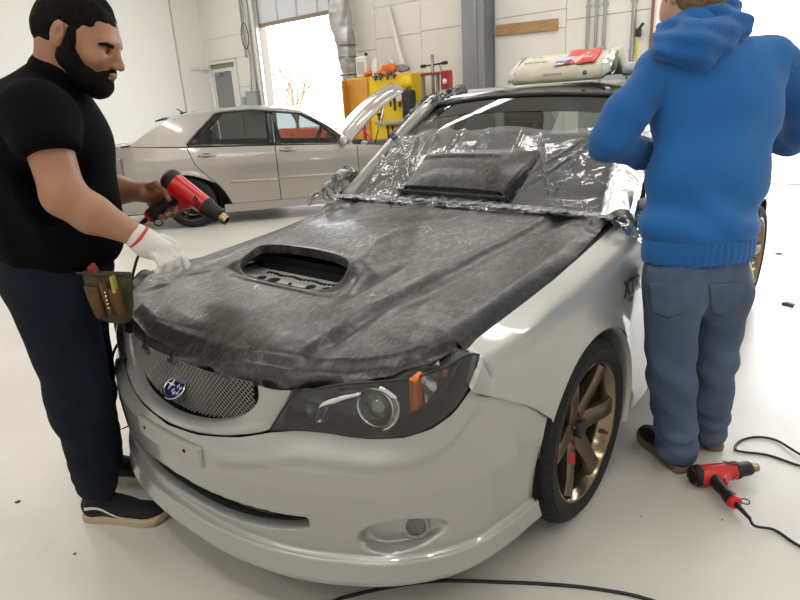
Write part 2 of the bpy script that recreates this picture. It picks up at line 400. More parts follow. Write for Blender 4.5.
q = MB().tube(crv([(XB+.13, -1.80, 2.06), (XB+.13, -1.80, 1.95), (XB+.13, -1.78, 1.7), (XB+.13, -1.80, 1.5)], 6), .018, 6, mi=0)
tag(q.build('strap', mat('yellow_strap', '#c9b53a', .6)), 'yellow strap hanging from a hook on the wall by the right doorway', 'strap')
tag(MB().box((XB+.1, -1.80, 2.14), (.1, .07, .12), bev=.02).tube([(XB+.1, -1.8, 2.18), (XB+.12, -1.73, 2.26)], .02, 6).build('hook', mat('black_plastic', '#161616', .5)), 'black hook clip on the wall above the yellow strap', 'hook')
eb = empty('switch_box', (XB+.1, -11.4, 1.2), 0, 'grey switch box on the wall between the man door and the left garage door', 'switch box')
MB().box((XB+.1, -11.05, 1.55), (.12, .45, .55), bev=.01).build('housing', mat('box_grey', '#8c9094', .5), eb)
MB().box((XB+.17, -11.05, 1.55), (.012, .40, .5), bev=.004).build('cover', mat('box_grey2', '#989ca0', .5), eb)
sw = MB().box((XB+.05, -11.5, 1.62), (.03, .12, .2), bev=.005).cyl((XB+.06, -11.5, 1.65), (XB+.085, -11.5, 1.65), .02, n=10)
tag(sw.build('button_plate', mat('box_grey2', '#989ca0', .5)), 'small door control plate beside the man door', 'switch')
pts = crv([(XB+.09, -11.0, CEIL-.1), (XB+.09, -11.05, 3.6), (XB+.12, -11.1, 3.1), (XB+.09, -11.0, 2.6), (XB+.09, -11.1, 1.85)], 8)
tag(MB().tube(pts, .02, 6).build('cable', mat('cable_grey', '#a6a7a8', .5)), 'grey cable running down the wall into the grey switch box', 'cable')
for y, lab in ((-10.92, 'thin vertical pipe left of the half raised garage door'), (-11.18, 'second thin vertical pipe nearer the man door')):
    tag(MB().tube([(XB+.06, y, CEIL-.05), (XB+.06, y, 1.85 if y > -11.1 else 2.6)], .02, 8).build('pipe', mat('conduit_grey', '#b4b6b8', .4, .5)), lab, 'pipe')
lp = [(XB+.19, -10.95+.13*math.cos(t), 3.05+.28*math.sin(t)) for t in np.linspace(0, 2*PI*1.06, 30)]
tag(MB().tube(lp, .012, 6).build('cord_loop', mat('cable_dark', '#55534f', .5)), 'coiled loop of cord hanging beside the half raised garage door', 'cord')
# flexible duct wrapped in silver plastic, hanging in front of the wall
m_duct = mat('silver_wrap', '#b9bcc2', .25, .35, bump=.8, bscale=7, var=1, vscale=5, col2='#9a948c')
def duct_pt(u, v):
    z = 1.72+u*(CEIL-1.72); a = 2*PI*v
    r = itp(z, [1.7, 1.85, 2.0, 2.25, 2.45, 2.7, 3.0, 3.4, 4, 5.2], [.13, .16, .15, .18, .19, .22, .22, .20, .21, .22])
    r *= 1+.06*math.sin(3*a+z*5)+.05*math.sin(5*a-z*9)+.05*math.sin(z*37)*(1 if z < 2.3 else .25)
    cy = -7.42+.10*sst(2.6, 1.9, z)*0+itp(z, [1.7, 2.2, 2.8, 5.2], [.02, .0, -.12, -.16])
    return (XB+.42+r*math.cos(a), cy+r*math.sin(a), z)
ducto = empty('air_duct', (XB+.42, -7.6, 1.72), 0, 'fat vertical duct wrapped in crinkled silver plastic beside the bright garage doorway', 'duct')
MB().grid(duct_pt, 120, 48).build('wrapping', m_duct, ducto)
MB().tube([(XB+.42, -7.44, 0.0), (XB+.42, -7.44, 1.8)], .10, 20).build('pipe', m_steel, ducto)
for z in (2.28, 2.5, 1.95):
    MB().lathe((XB+.42, -7.43, z), (0, 0, 1), [(.19, -.015), (.205, 0), (.19, .015)], 32).build('strap', mat('dark_strap', '#6a665f', .5), ducto)
# strip fixtures
m_tube = mat('fluorescent_tube', (1, .97, .92, 1), .4, emit=9); m_fix = mat('fixture_white', '#dcdcdc', .5)
f0 = None
for i, (x, y) in enumerate(FIX):
    f = empty('strip_light', (x, y, CEIL), 0, 'white twin tube strip light hanging above the shop floor', 'ceiling light', 'ceiling strip lights')
    if f0 is None:
        hs = MB().box((x, y, CEIL-.22), (.18, 2.44, .06), bev=.01).tube([(x, y-.9, CEIL), (x, y-.9, CEIL-.2)], .006, 5).tube([(x, y+.9, CEIL), (x, y+.9, CEIL-.2)], .006, 5).build('housing', m_fix, f)
        ts = [MB().cyl((x+dx, y-1.18, CEIL-.27), (x+dx, y+1.18, CEIL-.27), .016, n=10).build('tube', m_tube, f) for dx in (-.05, .05)]
        f0 = [hs]+ts; p0 = f
    else:
        for o in f0:
            c = o.copy(); C.objects.link(c); c.parent = f
            c.matrix_parent_inverse = mw(p0).inverted()
# beyond the left doorway: bare tree, orange skid, pale house
m_bark = mat('bare_bark', '#8a7a62', .9)
tr = MB()
def branch(p, d, L, r, dep):
    q = p+d*L; mid = p+d*L*.5+Vector((random.uniform(-1, 1), random.uniform(-1, 1), 0))*.06*L
    tr.tube([p, mid, q], [r, r*.85, r*.65], 5)
    if dep:
        for k in range(3 if dep > 1 else 3):
            n = (d+Vector((random.uniform(-.5, .5), random.uniform(-.7, .7), random.uniform(-.05, .5)))).normalized()
            branch(q if k else mid, n, L*random.uniform(.6, .8), r*.55, dep-1)
branch(Vector((-14, -16.55, 0)), Vector((0, 0, 1)), .9, .1, 0)
for a in (-.75, -.4, -.1, .25, .6): branch(Vector((-14, -16.55, .85)), Vector((a*.2, a, 1)).normalized(), 1.1, .06, 3)
tag(tr.build('bare_tree', m_bark), 'small leafless tree standing outside the half raised garage door', 'tree')
ob = empty('orange_barrier', (-11.5, -13.4, 0), 0, 'orange plastic barrier standing outside the half raised garage door', 'barrier')
mo = mat('orange_plastic', '#e0501e', .5)
for k in range(3):
    MB().box((-11.5, -14.2+k*1.0, .38), (.35, .92, .76), bev=.05, taper=.75).build('block', mo, ob)

# ================================================================ the silver hatchback being wrapped
car = empty('car', (0, 0, 0), 0, 'silver hatchback with mottled charcoal film over its bonnet and plastic on the windscreen', 'car')
m_paint = mat('silver_paint', '#a2a29e', .30, .40, coat=.9, bump=.02, bscale=200)
m_black = mat('gloss_black', '#0c0c0d', .12, 0, coat=.6)
m_void = mat('dark_void', '#050505', .9)
m_rub = mat('black_rubber', '#17171a', .7, bump=.1, bscale=80)
m_chrome = mat('chrome', '#d9d9d9', .08, 1)
m_plas = mat('black_trim_plastic', '#141415', .45)
def glassmat(name, tint, rough, mixf, glosscol=(1, 1, 1, 1)):
    m = bpy.data.materials.new(name); m.use_nodes = True; nt = m.node_tree; nt.nodes.clear(); N = nt.nodes.new
    o = N('ShaderNodeOutputMaterial'); t = N('ShaderNodeBsdfTransparent'); t.inputs[0].default_value = tint
    g = N('ShaderNodeBsdfGlossy'); g.inputs['Roughness'].default_value = rough; g.inputs[0].default_value = glosscol
    fr = N('ShaderNodeFresnel'); fr.inputs[0].default_value = 1.5
    mp = N('ShaderNodeMath'); mp.operation = 'MULTIPLY_ADD'; mp.inputs[1].default_value = 1.0; mp.inputs[2].default_value = mixf
    mx = N('ShaderNodeMixShader'); nt.links.new(fr.outputs[0], mp.inputs[0]); nt.links.new(mp.outputs[0], mx.inputs[0])
    nt.links.new(t.outputs[0], mx.inputs[1]); nt.links.new(g.outputs[0], mx.inputs[2]); nt.links.new(mx.outputs[0], o.inputs[0]); return m
m_glass = glassmat('window_glass', (.42, .47, .46, 1), .02, .02)
m_lens = glassmat('lamp_lens', (.80, .82, .82, 1), .03, .02)
# plan curve of the body (upper view), arc length s measured from the nose
half = [(.98, 0), (.975, .15), (.953, .3), (.915, .44), (.86, .56), (.79, .67), (.70, .755), (.60, .81), (.48, .84), (.36, .855), (.29, .862), (0, .875), (-.35, .868), (-.7, .862), (-1.3, .865), (-1.9, .868), (-2.3, .875), (-2.62, .882), (-2.95, .86), (-3.2, .80), (-3.36, .66), (-3.43, .4), (-3.45, 0)]
pc = np.array(crv(half, 24)); ss = np.r_[0, np.cumsum(np.linalg.norm(np.diff(pc, axis=0), axis=1))]
tg = np.gradient(pc, axis=0); tg /= np.linalg.norm(tg, axis=1)[:, None]; nn = np.stack([tg[:, 1], -tg[:, 0]], 1); nn[0] = (1, 0)
def s_y(y): return float(np.interp(y, pc[:200, 1], ss[:200]))
def s_x(x): return float(np.interp(-x, -pc[:, 0], ss))
def FP(s, z, off=0):
    """point on the body shell: signed arc s (left positive), height z"""
    a = abs(s); g = 1 if s >= 0 else -1
    x = np.interp(a, ss, pc[:, 0]); y = np.interp(a, ss, pc[:, 1]); nx = np.interp(a, ss, nn[:, 0]); ny = np.interp(a, ss, nn[:, 1])
    return (x+nx*off, g*(y+ny*off), z)
def Y2(y, z, off=0): return FP(math.copysign(s_y(abs(y)), y), z, off)
ARC_R, ARC_Z = .352, .322
s_arch = s_x(ARC_R)
def s_end(z):
    dz = min(abs(z-ARC_Z), ARC_R-.01); return s_x(math.sqrt(ARC_R**2-dz*dz))
def gridm(nu, nv, fn, mfn=None, keep=None, flip=False):
    mb = MB(); mb.grid(fn, nu, nv, flip=flip)
    if mfn: mb.m = [mfn((i+.5)/nu, (j+.5)/nv) for i in range(nu) for j in range(nv)]
    if keep: 
        kk = [keep((i+.5)/nu, (j+.5)/nv) for i in range(nu) for j in range(nv)]
        mb.f = [f for f, k in zip(mb.f, kk) if k]; mb.m = [f for f, k in zip(mb.m, kk) if k]; mb.sm = [f for f, k in zip(mb.sm, kk) if k]
    return mb
# ---- bumper
def yy_(y): return y+.028*float(sst(.62, .79, y))
SY = [s_y(yy_(v)) for v in (0, .15, .3, .4, .5, .6, .65, .70, .734, .758, .783)]
ZT = [.532, .545, .572, .600, .619, .611, .608, .611, .626, .651, .708]
def ztop(s):
    s = abs(s)
    if s <= SY[-1]: return itp(s, SY, ZT)
    return itp(s, [SY[-1], s_x(.42), s_arch], [.708, .60, .552])
s_sl, s_fog = s_y(.485), (s_y(.70))
def slit_hi(s): return .366+.012*(abs(s)/s_sl)**2
def slit_lo(s): return .300+.050*(abs(s)/s_sl)**3
def bump_off(s, z):
    a = abs(s); o = 0
    side = sst(s_y(.55), s_y(.78), a)          # 0 at the nose, 1 round the corner
    prof = itp(z, [.15, .18, .262, .270, .30, .38, .46, .52, .56, .60, .64, .72], [-.03, .0, 0, -.012, -.008, .0, .004, .0, -.014, -.034, -.05, -.08])
    prof2 = itp(z, [.15, .18, .262, .270, .30, .38, .46, .55, .62, .72], [-.02, .0, 0, -.010, -.006, .0, .002, -.004, -.012, -.03])
    o += prof*(1-side)+prof2*side
    # shoulder crease running below the headlamp
    zc = itp(a, SY, [q-.055 for q in ZT]); o += .010*(1-sst(.0, .035, abs(z-zc)))*(1-sst(s_y(.78), s_x(.42), a))*sst(s_y(.12), s_y(.3), a)
    # lower intake
    if a < s_sl+.02:
        m = sst(slit_lo(s)-.006, slit_lo(s)+.05*0+.006, z)*(1-sst(slit_hi(s)-.003, slit_hi(s)+.004, z))*(1-sst(s_sl-.008, s_sl+.008, a))
        o -= .085*m
        o -= .022*(1-m)*(1-sst(slit_lo(s)-.035, slit_lo(s)+.004, z) if z < slit_lo(s)-.035 else (1 if z < slit_lo(s) else 0))*0
    # fog lamp pocket (teardrop)
    u = (a-s_fog); v = z-(.333+.10*u)
    ru = .125; rv = .052+.004*math.cos(u*9)
    d = math.sqrt((u/ru)**2+(v/(rv*(1-.25*(u/ru))))**2)
    o -= .042*(1-sst(.80, 1.0, d))*(.55+.45*sst(ru, -ru*.2, u))
    return o
SM = s_arch
def bump_fn(u, w, lo=.262, add=0):
    t = (u*2-1); s0 = t*SM; zt = ztop(s0); z = lo+(zt-lo)*w; s = s0+math.copysign((s_end(z)-SM)*(abs(s0)/SM)**10, s0)
    return FP(s, z, bump_off(s, z)+add)
def bump_m(u, w):
    t = u*2-1; s0 = t*SM; z = .262+(ztop(s0)-.262)*w; s = s0
    return 1 if abs(s) < s_sl-.004 and slit_lo(s)+.008 < z < slit_hi(s)+.001 else 0
gridm(560, 110, bump_fn, bump_m).build('bumper', [m_paint, m_void], car, fixn=True)
SN = s_sl-.006
gridm(90, 4, lambda u, w: FP((u*2-1)*SN, slit_lo((u*2-1)*SN)+.006+.010*w, -.030-.050*w), flip=True).build('intake_void', m_void, car, solid=.004)
# intake slats inside the slit
q = MB()
for z in (.325, .345):
    q.tube([FP(t*s_sl*.93, z+.008*t*t, -.045) for t in np.linspace(-1, 1, 40)], .0045, 6)
q.build('intake_slat', m_black, car)
# lip
def lip_fn(u, w):
    t = u*2-1; z = .168+(.264-.168)*w; s = t*s_end(max(z, .2))
    o = itp(z, [.168, .178, .20, .235, .257, .264], [-.03, -.004, .008, .006, .006, -.01])
    o += .012*(1-sst(.5, 1, abs(s)/s_y(.75)))*(1-w)
    return FP(s, z, o)
gridm(260, 24, lip_fn).build('front_lip', m_paint, car, fixn=True)
gridm(80, 6, lambda u, w: FP((u*2-1)*s_end(.2), .170+.0*w, -.02-.16*w)).build('undertray', m_plas, car)
# ---- grille surround, mesh, badge
inn = [(.352, .715), (.348, .668), (.305, .628), (.24, .600), (.15, .579), (0, .567)]
out = [(.470, .715), (.440, .660), (.402, .606), (.30, .575), (.16, .549), (0, .536)]
inn = crv(inn+[(-y, z) for y, z in inn[-2::-1]], 10); out = crv(out+[(-y, z) for y, z in out[-2::-1]], 10)
def sur(u, w):
    i = u*(len(inn)-1); k = min(int(i), len(inn)-2); f = i-k
    a = inn[k]*(1-f)+inn[k+1]*f; b = out[k]*(1-f)+out[k+1]*f
    p = a+(b-a)*min(max((w-.12)/.88, 0), 1)
    zz = p[1]
    base = itp(zz, [.53, .57, .60, .62, .72], [-.008, -.021, -.036, -.047, -.062])
    o = base+.010*math.sin(PI*min(max((w-.12)/.88, 0), 1))
    if w < .12: o = base-.022*(1-w/.12)
    if w > .93: o -= .012*(w-.93)/.07
    return Y2(p[0], p[1], o)
gridm(160, 24, sur).build('grille_surround', m_paint, car, fixn=True)
def zin(y):
    yy = [p[0] for p in inn]; zz = [p[1] for p in inn]; k = len(inn)//2
    return float(np.interp(abs(y), [p[0] for p in inn[:k+1]][::-1], [p[1] for p in inn[:k+1]][::-1]))
GO = -.062
q = gridm(60, 10, lambda u, w: Y2((u*2-1)*.352, zin((u*2-1)*.352)-.07+w*(.78-zin((u*2-1)*.352)), GO-.05)); q.build('grille_backing', m_void, car)
gridm(40, 6, lambda u, w: Y2((u*2-1)*.40, .548+.05*abs(u*2-1)**2, -.034-.28*w)).build('light_block_plate', m_void, car)  # black plate added behind the grille to hide a lit gap below
q = MB(); cw, ch = .0165, .0135
def wire(y0, sl):
    pts = []
    for k in range(0, 34):
        z = .525+k*.0065; y = y0+sl*(z-.525)
        if abs(y) < .338 and z > zin(y)-.006 and z < .726: pts.append(Y2(y, z, GO+.012*0))
        elif len(pts) > 1: break
        else: pts = []
    if len(pts) > 1:
        P0, P1 = pts[0::3], pts[-1]; P0 = P0+[P1] if P0[-1] != P1 else P0
        if len(P0) > 1: q.tube(P0, .0015, 4, cap=False)
for i in range(-52, 53):
    for sl in (-1.05, 1.05): wire(i*cw, sl)
q.build('grille_mesh', mat('grille_metal', '#8f8d8a', .35, .8), car, kind='stuff')
bo = Vector(Y2(-.004, .634, -.050)); bn = Vector((1, -.03, .22)).normalized(); by = Vector((0, 0, 1)); by = (by-bn*by.z).normalized(); bxx = by.cross(bn)
def BP(a, b, d=0): return bo+bxx*a+by*b+bn*d
q = MB(); oval = [(math.cos(t)*.060, math.sin(t)*.034) for t in np.linspace(0, 2*PI, 48, endpoint=False)]
q.prism(oval, lambda u, v, d: BP(u, v, d), -.004, .003)
badge = q.build('badge', mat('badge_blue', '#232a63', .2, .3, coat=1), car, label='blue oval star badge with a chrome rim')
q = MB(); q.ring_loft([[BP(math.cos(t)*(.060+r*math.cos(a)), math.sin(t)*(.034+r*math.cos(a)), .003+r*math.sin(a)) for a in np.linspace(0, 2*PI, 8, endpoint=False)] for r in (.004,) for t in np.linspace(0, 2*PI, 49)], cap=False)
q.build('rim', m_chrome, badge)
def star(cx, cy, r, sy=.62):
    pts = []
    for k in range(8):
        rr = r if k % 2 == 0 else r*.26; a = k*PI/4+PI/2
        pts.append((cx+rr*math.cos(a)*1.05, cy+rr*math.sin(a)*(sy if k % 4 else .85)))
    return pts
for i, (cx, cy, r) in enumerate(((-.026, .006, .022), (.004, -.008, .0085), (.018, .009, .0085), (.038, .006, .008), (.020, -.014, .0085), (.038, -.010, .008))):
    MB().prism(star(cx, cy, r), lambda u, v, d: BP(u, v, d), .003, .0060).build('star', mat('star_white', '#dfe0e4', .3), badge)
# ---- plate holder
def plate(u, w):
    y = -.168+u*.336; z = .453+w*.064
    e = min(u, 1-u)*.336; e2 = min(w, 1-w)*.064
    return Y2(y, z, .001+bump_off(s_y(abs(y)), z)+.009*sst(0, .004, min(e, e2)))
pl = gridm(84, 30, plate).build('plate_bracket', mat('bracket_white', '#a3a29c', .35, .35), car, fixn=True)
for y in (-.125, .095):
    p = Vector(Y2(y, .488, .013)); MB().lathe(p, (1, y*.3, 0), [(0, .0015), (.0045, .0015), (.006, 0), (.006, -.003)], 12).build('screw_hole', m_void, pl)
# ---- headlamps
def lamp(sg, par):
    ZL = [(.402, .612), (.44, .618), (.5, .624), (.56, .622), (.60, .616), (.65, .613), (.70, .616), (.734, .631), (.758, .656), (.772, .682), (.783, .715), (.790, .75), (.794, .778)]
    ZU = [(.402, .614), (.475, .715), (.52, .727), (.58, .742), (.62, .748), (.66, .752), (.70, .757), (.725, .763), (.75, .772), (.765, .780), (.777, .790), (.787, .793), (.795, .785)]
    zl = np.array(crv(ZL, 6)); zu = np.array(crv(ZU, 6))
    def at_(u, w, o):
        i = u*(len(zl)-1); k = min(int(i), len(zl)-2); f = i-k
        a = zl[k]*(1-f)+zl[k+1]*f; b = zu[k]*(1-f)+zu[k+1]*f; p = a*(1-w)+b*w
        # arc by plan curve; tip runs on along the wing
        s = s_y(yy_(p[0]))
        base = itp(p[1], [.6, .65, .72, .80], [-.026, -.032, -.045, -.060])*(1-.55*sst(.6, .8, p[0]))
        return FP(sg*s, p[1], base+o)
    hl = empty('headlamp', at_(.5, .5, 0)); setpar(hl, par)
    edge = lambda u, w: sst(0, .05, min(u, 1-u))*sst(0, .16, min(w, 1-w))
    gridm(70, 16, lambda u, w: at_(u, w, -.006-.055*edge(u, w)), flip=sg < 0).build('housing', mat('lamp_housing', '#0b0b0c', .4), hl, fixn=True)
    gridm(60, 14, lambda u, w: at_(u, w, .002+.012*math.sin(PI*u)*math.sin(PI*w)), flip=sg < 0).build('lens', m_lens, hl, fixn=True)
    q = MB(); rim = [at_(t, 0, 0) for t in np.linspace(0, 1, 60)]+[at_(t, 1, 0) for t in np.linspace(1, 0, 60)]+[at_(0, 0, 0)]
    q.tube(rim, .0035, 5); q.build('gasket', m_plas, hl)
    def R_(y, z, o): return Vector(Y2(sg*y, z, o))
    ax = Vector((.93, sg*.28, .12)).normalized()
    c = R_(.662, .686, -.045)
    q = MB(); q.lathe(c-ax*.02, ax, [(.050, .012), (.052, .024), (.047, .028), (.042, .022), (.040, -.01)], 40)
    q.build('projector_ring', m_chrome, hl)
    q = MB(); q.lathe(c-ax*.03, ax, [(.040, .0), (.037, .026), (.028, .040), (.014, .046), (0, .048)], 32); q.build('projector_lens', glassmat('projector_glass'+str(sg), (.6, .66, .62, 1), .03, .12), hl)
    MB().lathe(c-ax*.05, ax, [(.040, .015), (.02, .004), (0, 0)], 24).build('reflector_bowl', mat('bowl_grey', '#8d8f88', .15, .9), hl)
    c2 = R_(.535, .676, -.06)
    MB().lathe(c2, (.96, sg*.2, .1), [(.036, .020), (.034, .018), (.025, .0), (.012, -.01), (0, -.012)], 32).build('inner_reflector', mat('bowl_grey', '#8d8f88', .15, .9), hl)
    # chrome brow sweeping from the inner lamp to the projector
    q = MB(); P1 = [R_(.525, .655, -.03), R_(.545, .700, -.03), R_(.59, .722, -.028), R_(.635, .733, -.028)]; P2 = [R_(.545, .65, -.035), R_(.563, .683, -.035), R_(.59, .704, -.033), R_(.632, .720, -.033)]
    q.ring_loft([[a, b] for a, b in zip(crv(P1, 5), crv(P2, 5))], closed=False, cap=False); q.build('chrome_brow', m_chrome, hl, solid=.004)
    q = MB(); q.ring_loft([[c+Vector((.02, 0, 0))+Vector((0, sg*(.050+d)*math.cos(t), (.056+d)*math.sin(t)))+ax*.0-Vector((sg*0+.7*(.05+d)*math.cos(t), 0, 0)) for d in (0, .012)] for t in np.linspace(-1.2, 1.2, 24)], closed=False, cap=False)
    q.build('chrome_arc', m_chrome, hl, solid=.003)
    # amber reflector block and clear indicator chamber
    am = gridm(8, 8, lambda u, w: FP(sg*(s_y(.727)+.036*u), .672+.088*w+.012*u, -.034+.006*math.sin(PI*u)))
    am.build('amber_reflector', mat('amber', '#e0701a', .25, 0, coat=1, bump=.4, bscale=160), hl, solid=.012)
    q = gridm(10, 10, lambda u, w: FP(sg*(s_y(.727)+.042+.045*u), .684+.086*w+.022*u, -.050+.012*math.cos(3*u+4*w))); q.build('indicator_reflector', mat('bowl_bright', '#cfcfc8', .12, .9, bump=.6, bscale=60), hl)
    MB().sphere(R_(.785, .758, -.038), .010, 12, sc3=(1, 1, 1.4)).build('indicator_bulb', mat('bulb_orange', '#b4552a', .2, coat=1), hl)
    return hl
lamp(1, car); lamp(-1, car)
# ---- fog lamps
for sg in (1, -1):
    a = math.atan2(.45*sg, 1); c = Vector(FP(sg*(s_fog+.022), .338, -.028)); ax = Vector((math.cos(a), math.sin(a), .0)).normalized()
    fg = MB().lathe(c-ax*.02, ax, [(.047, -.015), (.047, .008), (.043, .012), (.036, .010), (.034, .0)], 32).build('fog_lamp', mat('fog_bezel', '#8f8f8a', .3, .5), car)
    MB().lathe(c-ax*.02, ax, [(.035, .006), (.02, .010), (0, .012)], 28).build('lens', mat('fog_lens', '#6e6b68', .15, .5, bump=1, bscale=120, coat=1), fg)
# ---- front wings and body sides
def ztw(x): return itp(x, [-.62, -.5, -.2, 0, .15, .38, .53, .58], [.90, .895, .845, .815, .80, .778, .765, .80])
XE = [-.5, -.45, 0, .3, .53]; 
def wing(sg):
    def bot(x):
        """lower boundary: lamp edge, seam, arch, sill"""
        if x > ARC_R-.045:
            return None
        return math.sqrt(max(ARC_R**2-x*x, 0))+ARC_Z if abs(x) < ARC_R else .30
    # columns run from the lamp tip rearwards to the door gap
    xs = list(np.linspace(.600, .31, 34))+list(np.linspace(.303, -.3, 60))+list(np.linspace(-.31, -.352, 10))+list(np.linspace(-.358, -.60, 22))
    cols = []; n = 34
    for x in xs:
        s = s_x(x)
        if x > .305: zb = itp(x, [.305, .352, .42, .60], [.512, .556, .604, .706])
        elif x > -ARC_R: zb = ARC_Z+math.sqrt(max(ARC_R**2-x*x, 1e-6))
        else: zb = .205
        xt = min(x, .53); zt = ztw(xt)
        if x > .53: zt = itp(x, [.53, .555, .570, .585, .60], [.790, .786, .765, .735, .708])
        ye = .722 if x < .5 else itp(x, [.5, .53, .56, .60], [.722, .765, .785, .785])
        yp = FP(s, 0)[1]; kk = 1 if x < .5 else itp(x, [.5, .60], [1, .15])
        c = crv([(yp-.004, .10), (yp, .32), (yp+.004, .52), (yp+.001, zt-.18), (yp-.014*kk, zt-.09*kk), (yp-.048*kk, zt-.03*kk), (ye, zt)], 14)
        c = np.array(c); zz = np.maximum.accumulate(c[:, 1]); yy = c[:, 0]
        col_ = []
        for j in range(n+1):
            w_ = j/n; z = zb+(zt-zb)*(1-(1-w_)**1.25)
            y = np.interp(z, zz, yy)
            r = math.hypot(x, z-ARC_Z); fl = .016*(1-sst(0, .075, r-ARC_R))*(1-sst(.2, .34, -x+0*z) if x < 0 else 1)
            dx = FP(s, 0)[0]
            col_.append((dx if x > .36 else x, sg*(y+fl), z))
        cols.append(col_)
    mb = MB(); mb.ring_loft(cols, closed=False, cap=False)
    # arch return lip
    lipc = []
    for a in np.linspace(math.radians(32), math.radians(200), 60):
        x = ARC_R*math.cos(a); z = ARC_Z+ARC_R*math.sin(a)
        y = FP(s_x(x), 0)[1]+.012
        lipc.append([(x, sg*y, z), (x*.985, sg*(y-.002), ARC_Z+(z-ARC_Z)*.985), (x*.985, sg*(y-.03), ARC_Z+(z-ARC_Z)*.985), (x*1.0, sg*(y-.12), z)])
    mb.ring_loft(lipc, closed=False, cap=False)
    f = mb.build('front_wing', m_paint, car, fixn=True)
    # wheel arch liner
    L = MB(); L.ring_loft([[(ARC_R*1.02*math.cos(a), sg*y, ARC_Z+ARC_R*1.02*math.sin(a)) for y in (.86, .58)] for a in np.linspace(-.35, PI+.35, 40)], closed=False, cap=False)
    L.add([(ARC_R*1.02*math.cos(a), sg*.58, ARC_Z+ARC_R*1.02*math.sin(a)) for a in np.linspace(-.35, PI+.35, 40)], [tuple(range(40))], 0, False)
    L.build('arch_liner', m_void, car)
    return f
wing(1); wing(-1)
def side_cols(sg, x0, x1, zb, name, n=24, arch=None, top=.93):
    """body side between two stations"""
    cols = []
    for x in np.linspace(x0, x1, n):
        s = s_x(x); yp = FP(s, 0)[1]; b_ = zb
        zt = itp(x, [-3.3, -2.9, -1.5, -.6], [1.02, .99, .955, .925]) if top is None else top
        if arch and abs(x-arch) < ARC_R: b_ = max(zb, ARC_Z+math.sqrt(ARC_R**2-(x-arch)**2))
        c = np.array(crv([(yp-.03, .17), (yp-.006, .27), (yp-.010, .45), (yp-.002, .62), (yp-.004, .75), (yp-.03, zt-.06), (yp-.065, zt)], 10))
        zz = np.maximum.accumulate(c[:, 1])
        cols.append([((x), sg*float(np.interp(z, zz, c[:, 0])), z) for z in b_+(zt-b_)*np.linspace(0, 1, 26)])
    return MB().ring_loft(cols, closed=False, cap=False)
for sg in (1, -1):
    d = side_cols(sg, -.606, -1.55, .27, 'door', top=None).build('front_door', m_paint, car, solid=.02, off=0, fixn=True)
    MB().tube(crv([(-1.33, sg*.872, .80), (-1.36, sg*.90, .805), (-1.46, sg*.90, .81), (-1.50, sg*.872, .81)], 5), .013, 8).build('door_handle', m_paint, d)
    d = side_cols(sg, -1.556, -2.36, .27, 'door', arch=-2.62, top=None).build('rear_door', m_paint, car, solid=.02, off=0, fixn=True)
    MB().tube(crv([(-2.10, sg*.872, .83), (-2.13, sg*.90, .835), (-2.23, sg*.90, .84), (-2.27, sg*.872, .84)], 5), .013, 8).build('door_handle', m_paint, d)
    side_cols(sg, -2.366, -3.36, .22, 'quarter', 40, arch=-2.62, top=None).build('rear_quarter', m_paint, car, fixn=True)
    side_cols(sg, -.352, -2.268, .165, 'sill', 30, top=.262).build('side_sill', m_paint, car, fixn=True)
    L = MB(); L.ring_loft([[(-2.62+ARC_R*1.02*math.cos(a), sg*y, ARC_Z+ARC_R*1.02*math.sin(a)) for y in (.86, .58)] for a in np.linspace(-.35, PI+.35, 40)], closed=False, cap=False)
    L.build('arch_liner', m_void, car)
# rear end
rr = []
for z, ox in ((.25, .02), (.45, 0), (.62, .01), (.75, .05), (.95, .10), (1.05, .14)):
    rr.append([(p[0]+ox, p[1], z) for p in [FP(t*ss[-1], z) for t in (1,)]+[FP(s_x(-3.2)+(ss[-1]-s_x(-3.2))*k, z) for k in np.linspace(1, 0, 12)][::-1]][1:]+[(FP(s_x(-3.2)+(ss[-1]-s_x(-3.2))*k, z)[0]+ox, -FP(s_x(-3.2)+(ss[-1]-s_x(-3.2))*k, z)[1], z) for k in np.linspace(1, 0, 12)])
MB().ring_loft(rr, closed=False, cap=False).build('rear_bumper', m_paint, car, fixn=True)
# ---- greenhouse
def ws(u, w, o=0):
    """windscreen: u across (0 right .. 1 left), w up"""
    t = u*2-1
    xb, zb, yb = -.46-.15*t*t, .945-.02*t*t, .70*t
    xt, zt, yt = -1.06-.10*t*t, 1.378-.035*t*t, .555*t
    b = .035*math.sin(PI*w)
    return Vector((xb+(xt-xb)*w+b*.6, yb+(yt-yb)*w, zb+(zt-zb)*w+b*.8))+Vector((.55, 0, .8))*o
gridm(30, 16, ws).build('windscreen', m_glass, car, fixn=True)
def wstint(u, w): return ws(u, .80+.2*w, .002)
gridm(30, 4, wstint).build('screen_shade_band', glassmat('shade_band', (.10, .10, .11, 1), .03, .03), car)
q = MB(); fr = [ws(0, t, .004) for t in np.linspace(0, 1, 12)]+[ws(t, 1, .004) for t in np.linspace(0, 1, 16)]+[ws(1, t, .004) for t in np.linspace(1, 0, 12)]
q.tube(fr, .012, 6); q.build('screen_seal', m_plas, car)
MB().grid(lambda u, w: Vector(((-.36-.12*(2*u-1)**2)-.13*w, (2*u-1)*.71, .915-.0*w+.02*math.sin(3*w))), 30, 3).build('cowl_panel', m_plas, car)
def roof(u, w):
    t = u*2-1; x = -1.07-.10*t*t+w*(-1.95+.1*t*t)
    zc = itp(x, [-3.1, -2.6, -2.0, -1.5, -1.25, -1.06], [1.375, 1.42, 1.437, 1.432, 1.415, 1.380])
    yh = itp(x, [-3.1, -2.0, -1.06], [.50, .565, .555])
    return Vector((x, t*yh, zc-.045*abs(t)**2.6-.012*t*t))
gridm(30, 30, roof).build('roof_panel', mat('gloss_black_film', '#121213', .16, 0, coat=.4, bump=.04, bscale=14), car, fixn=True)
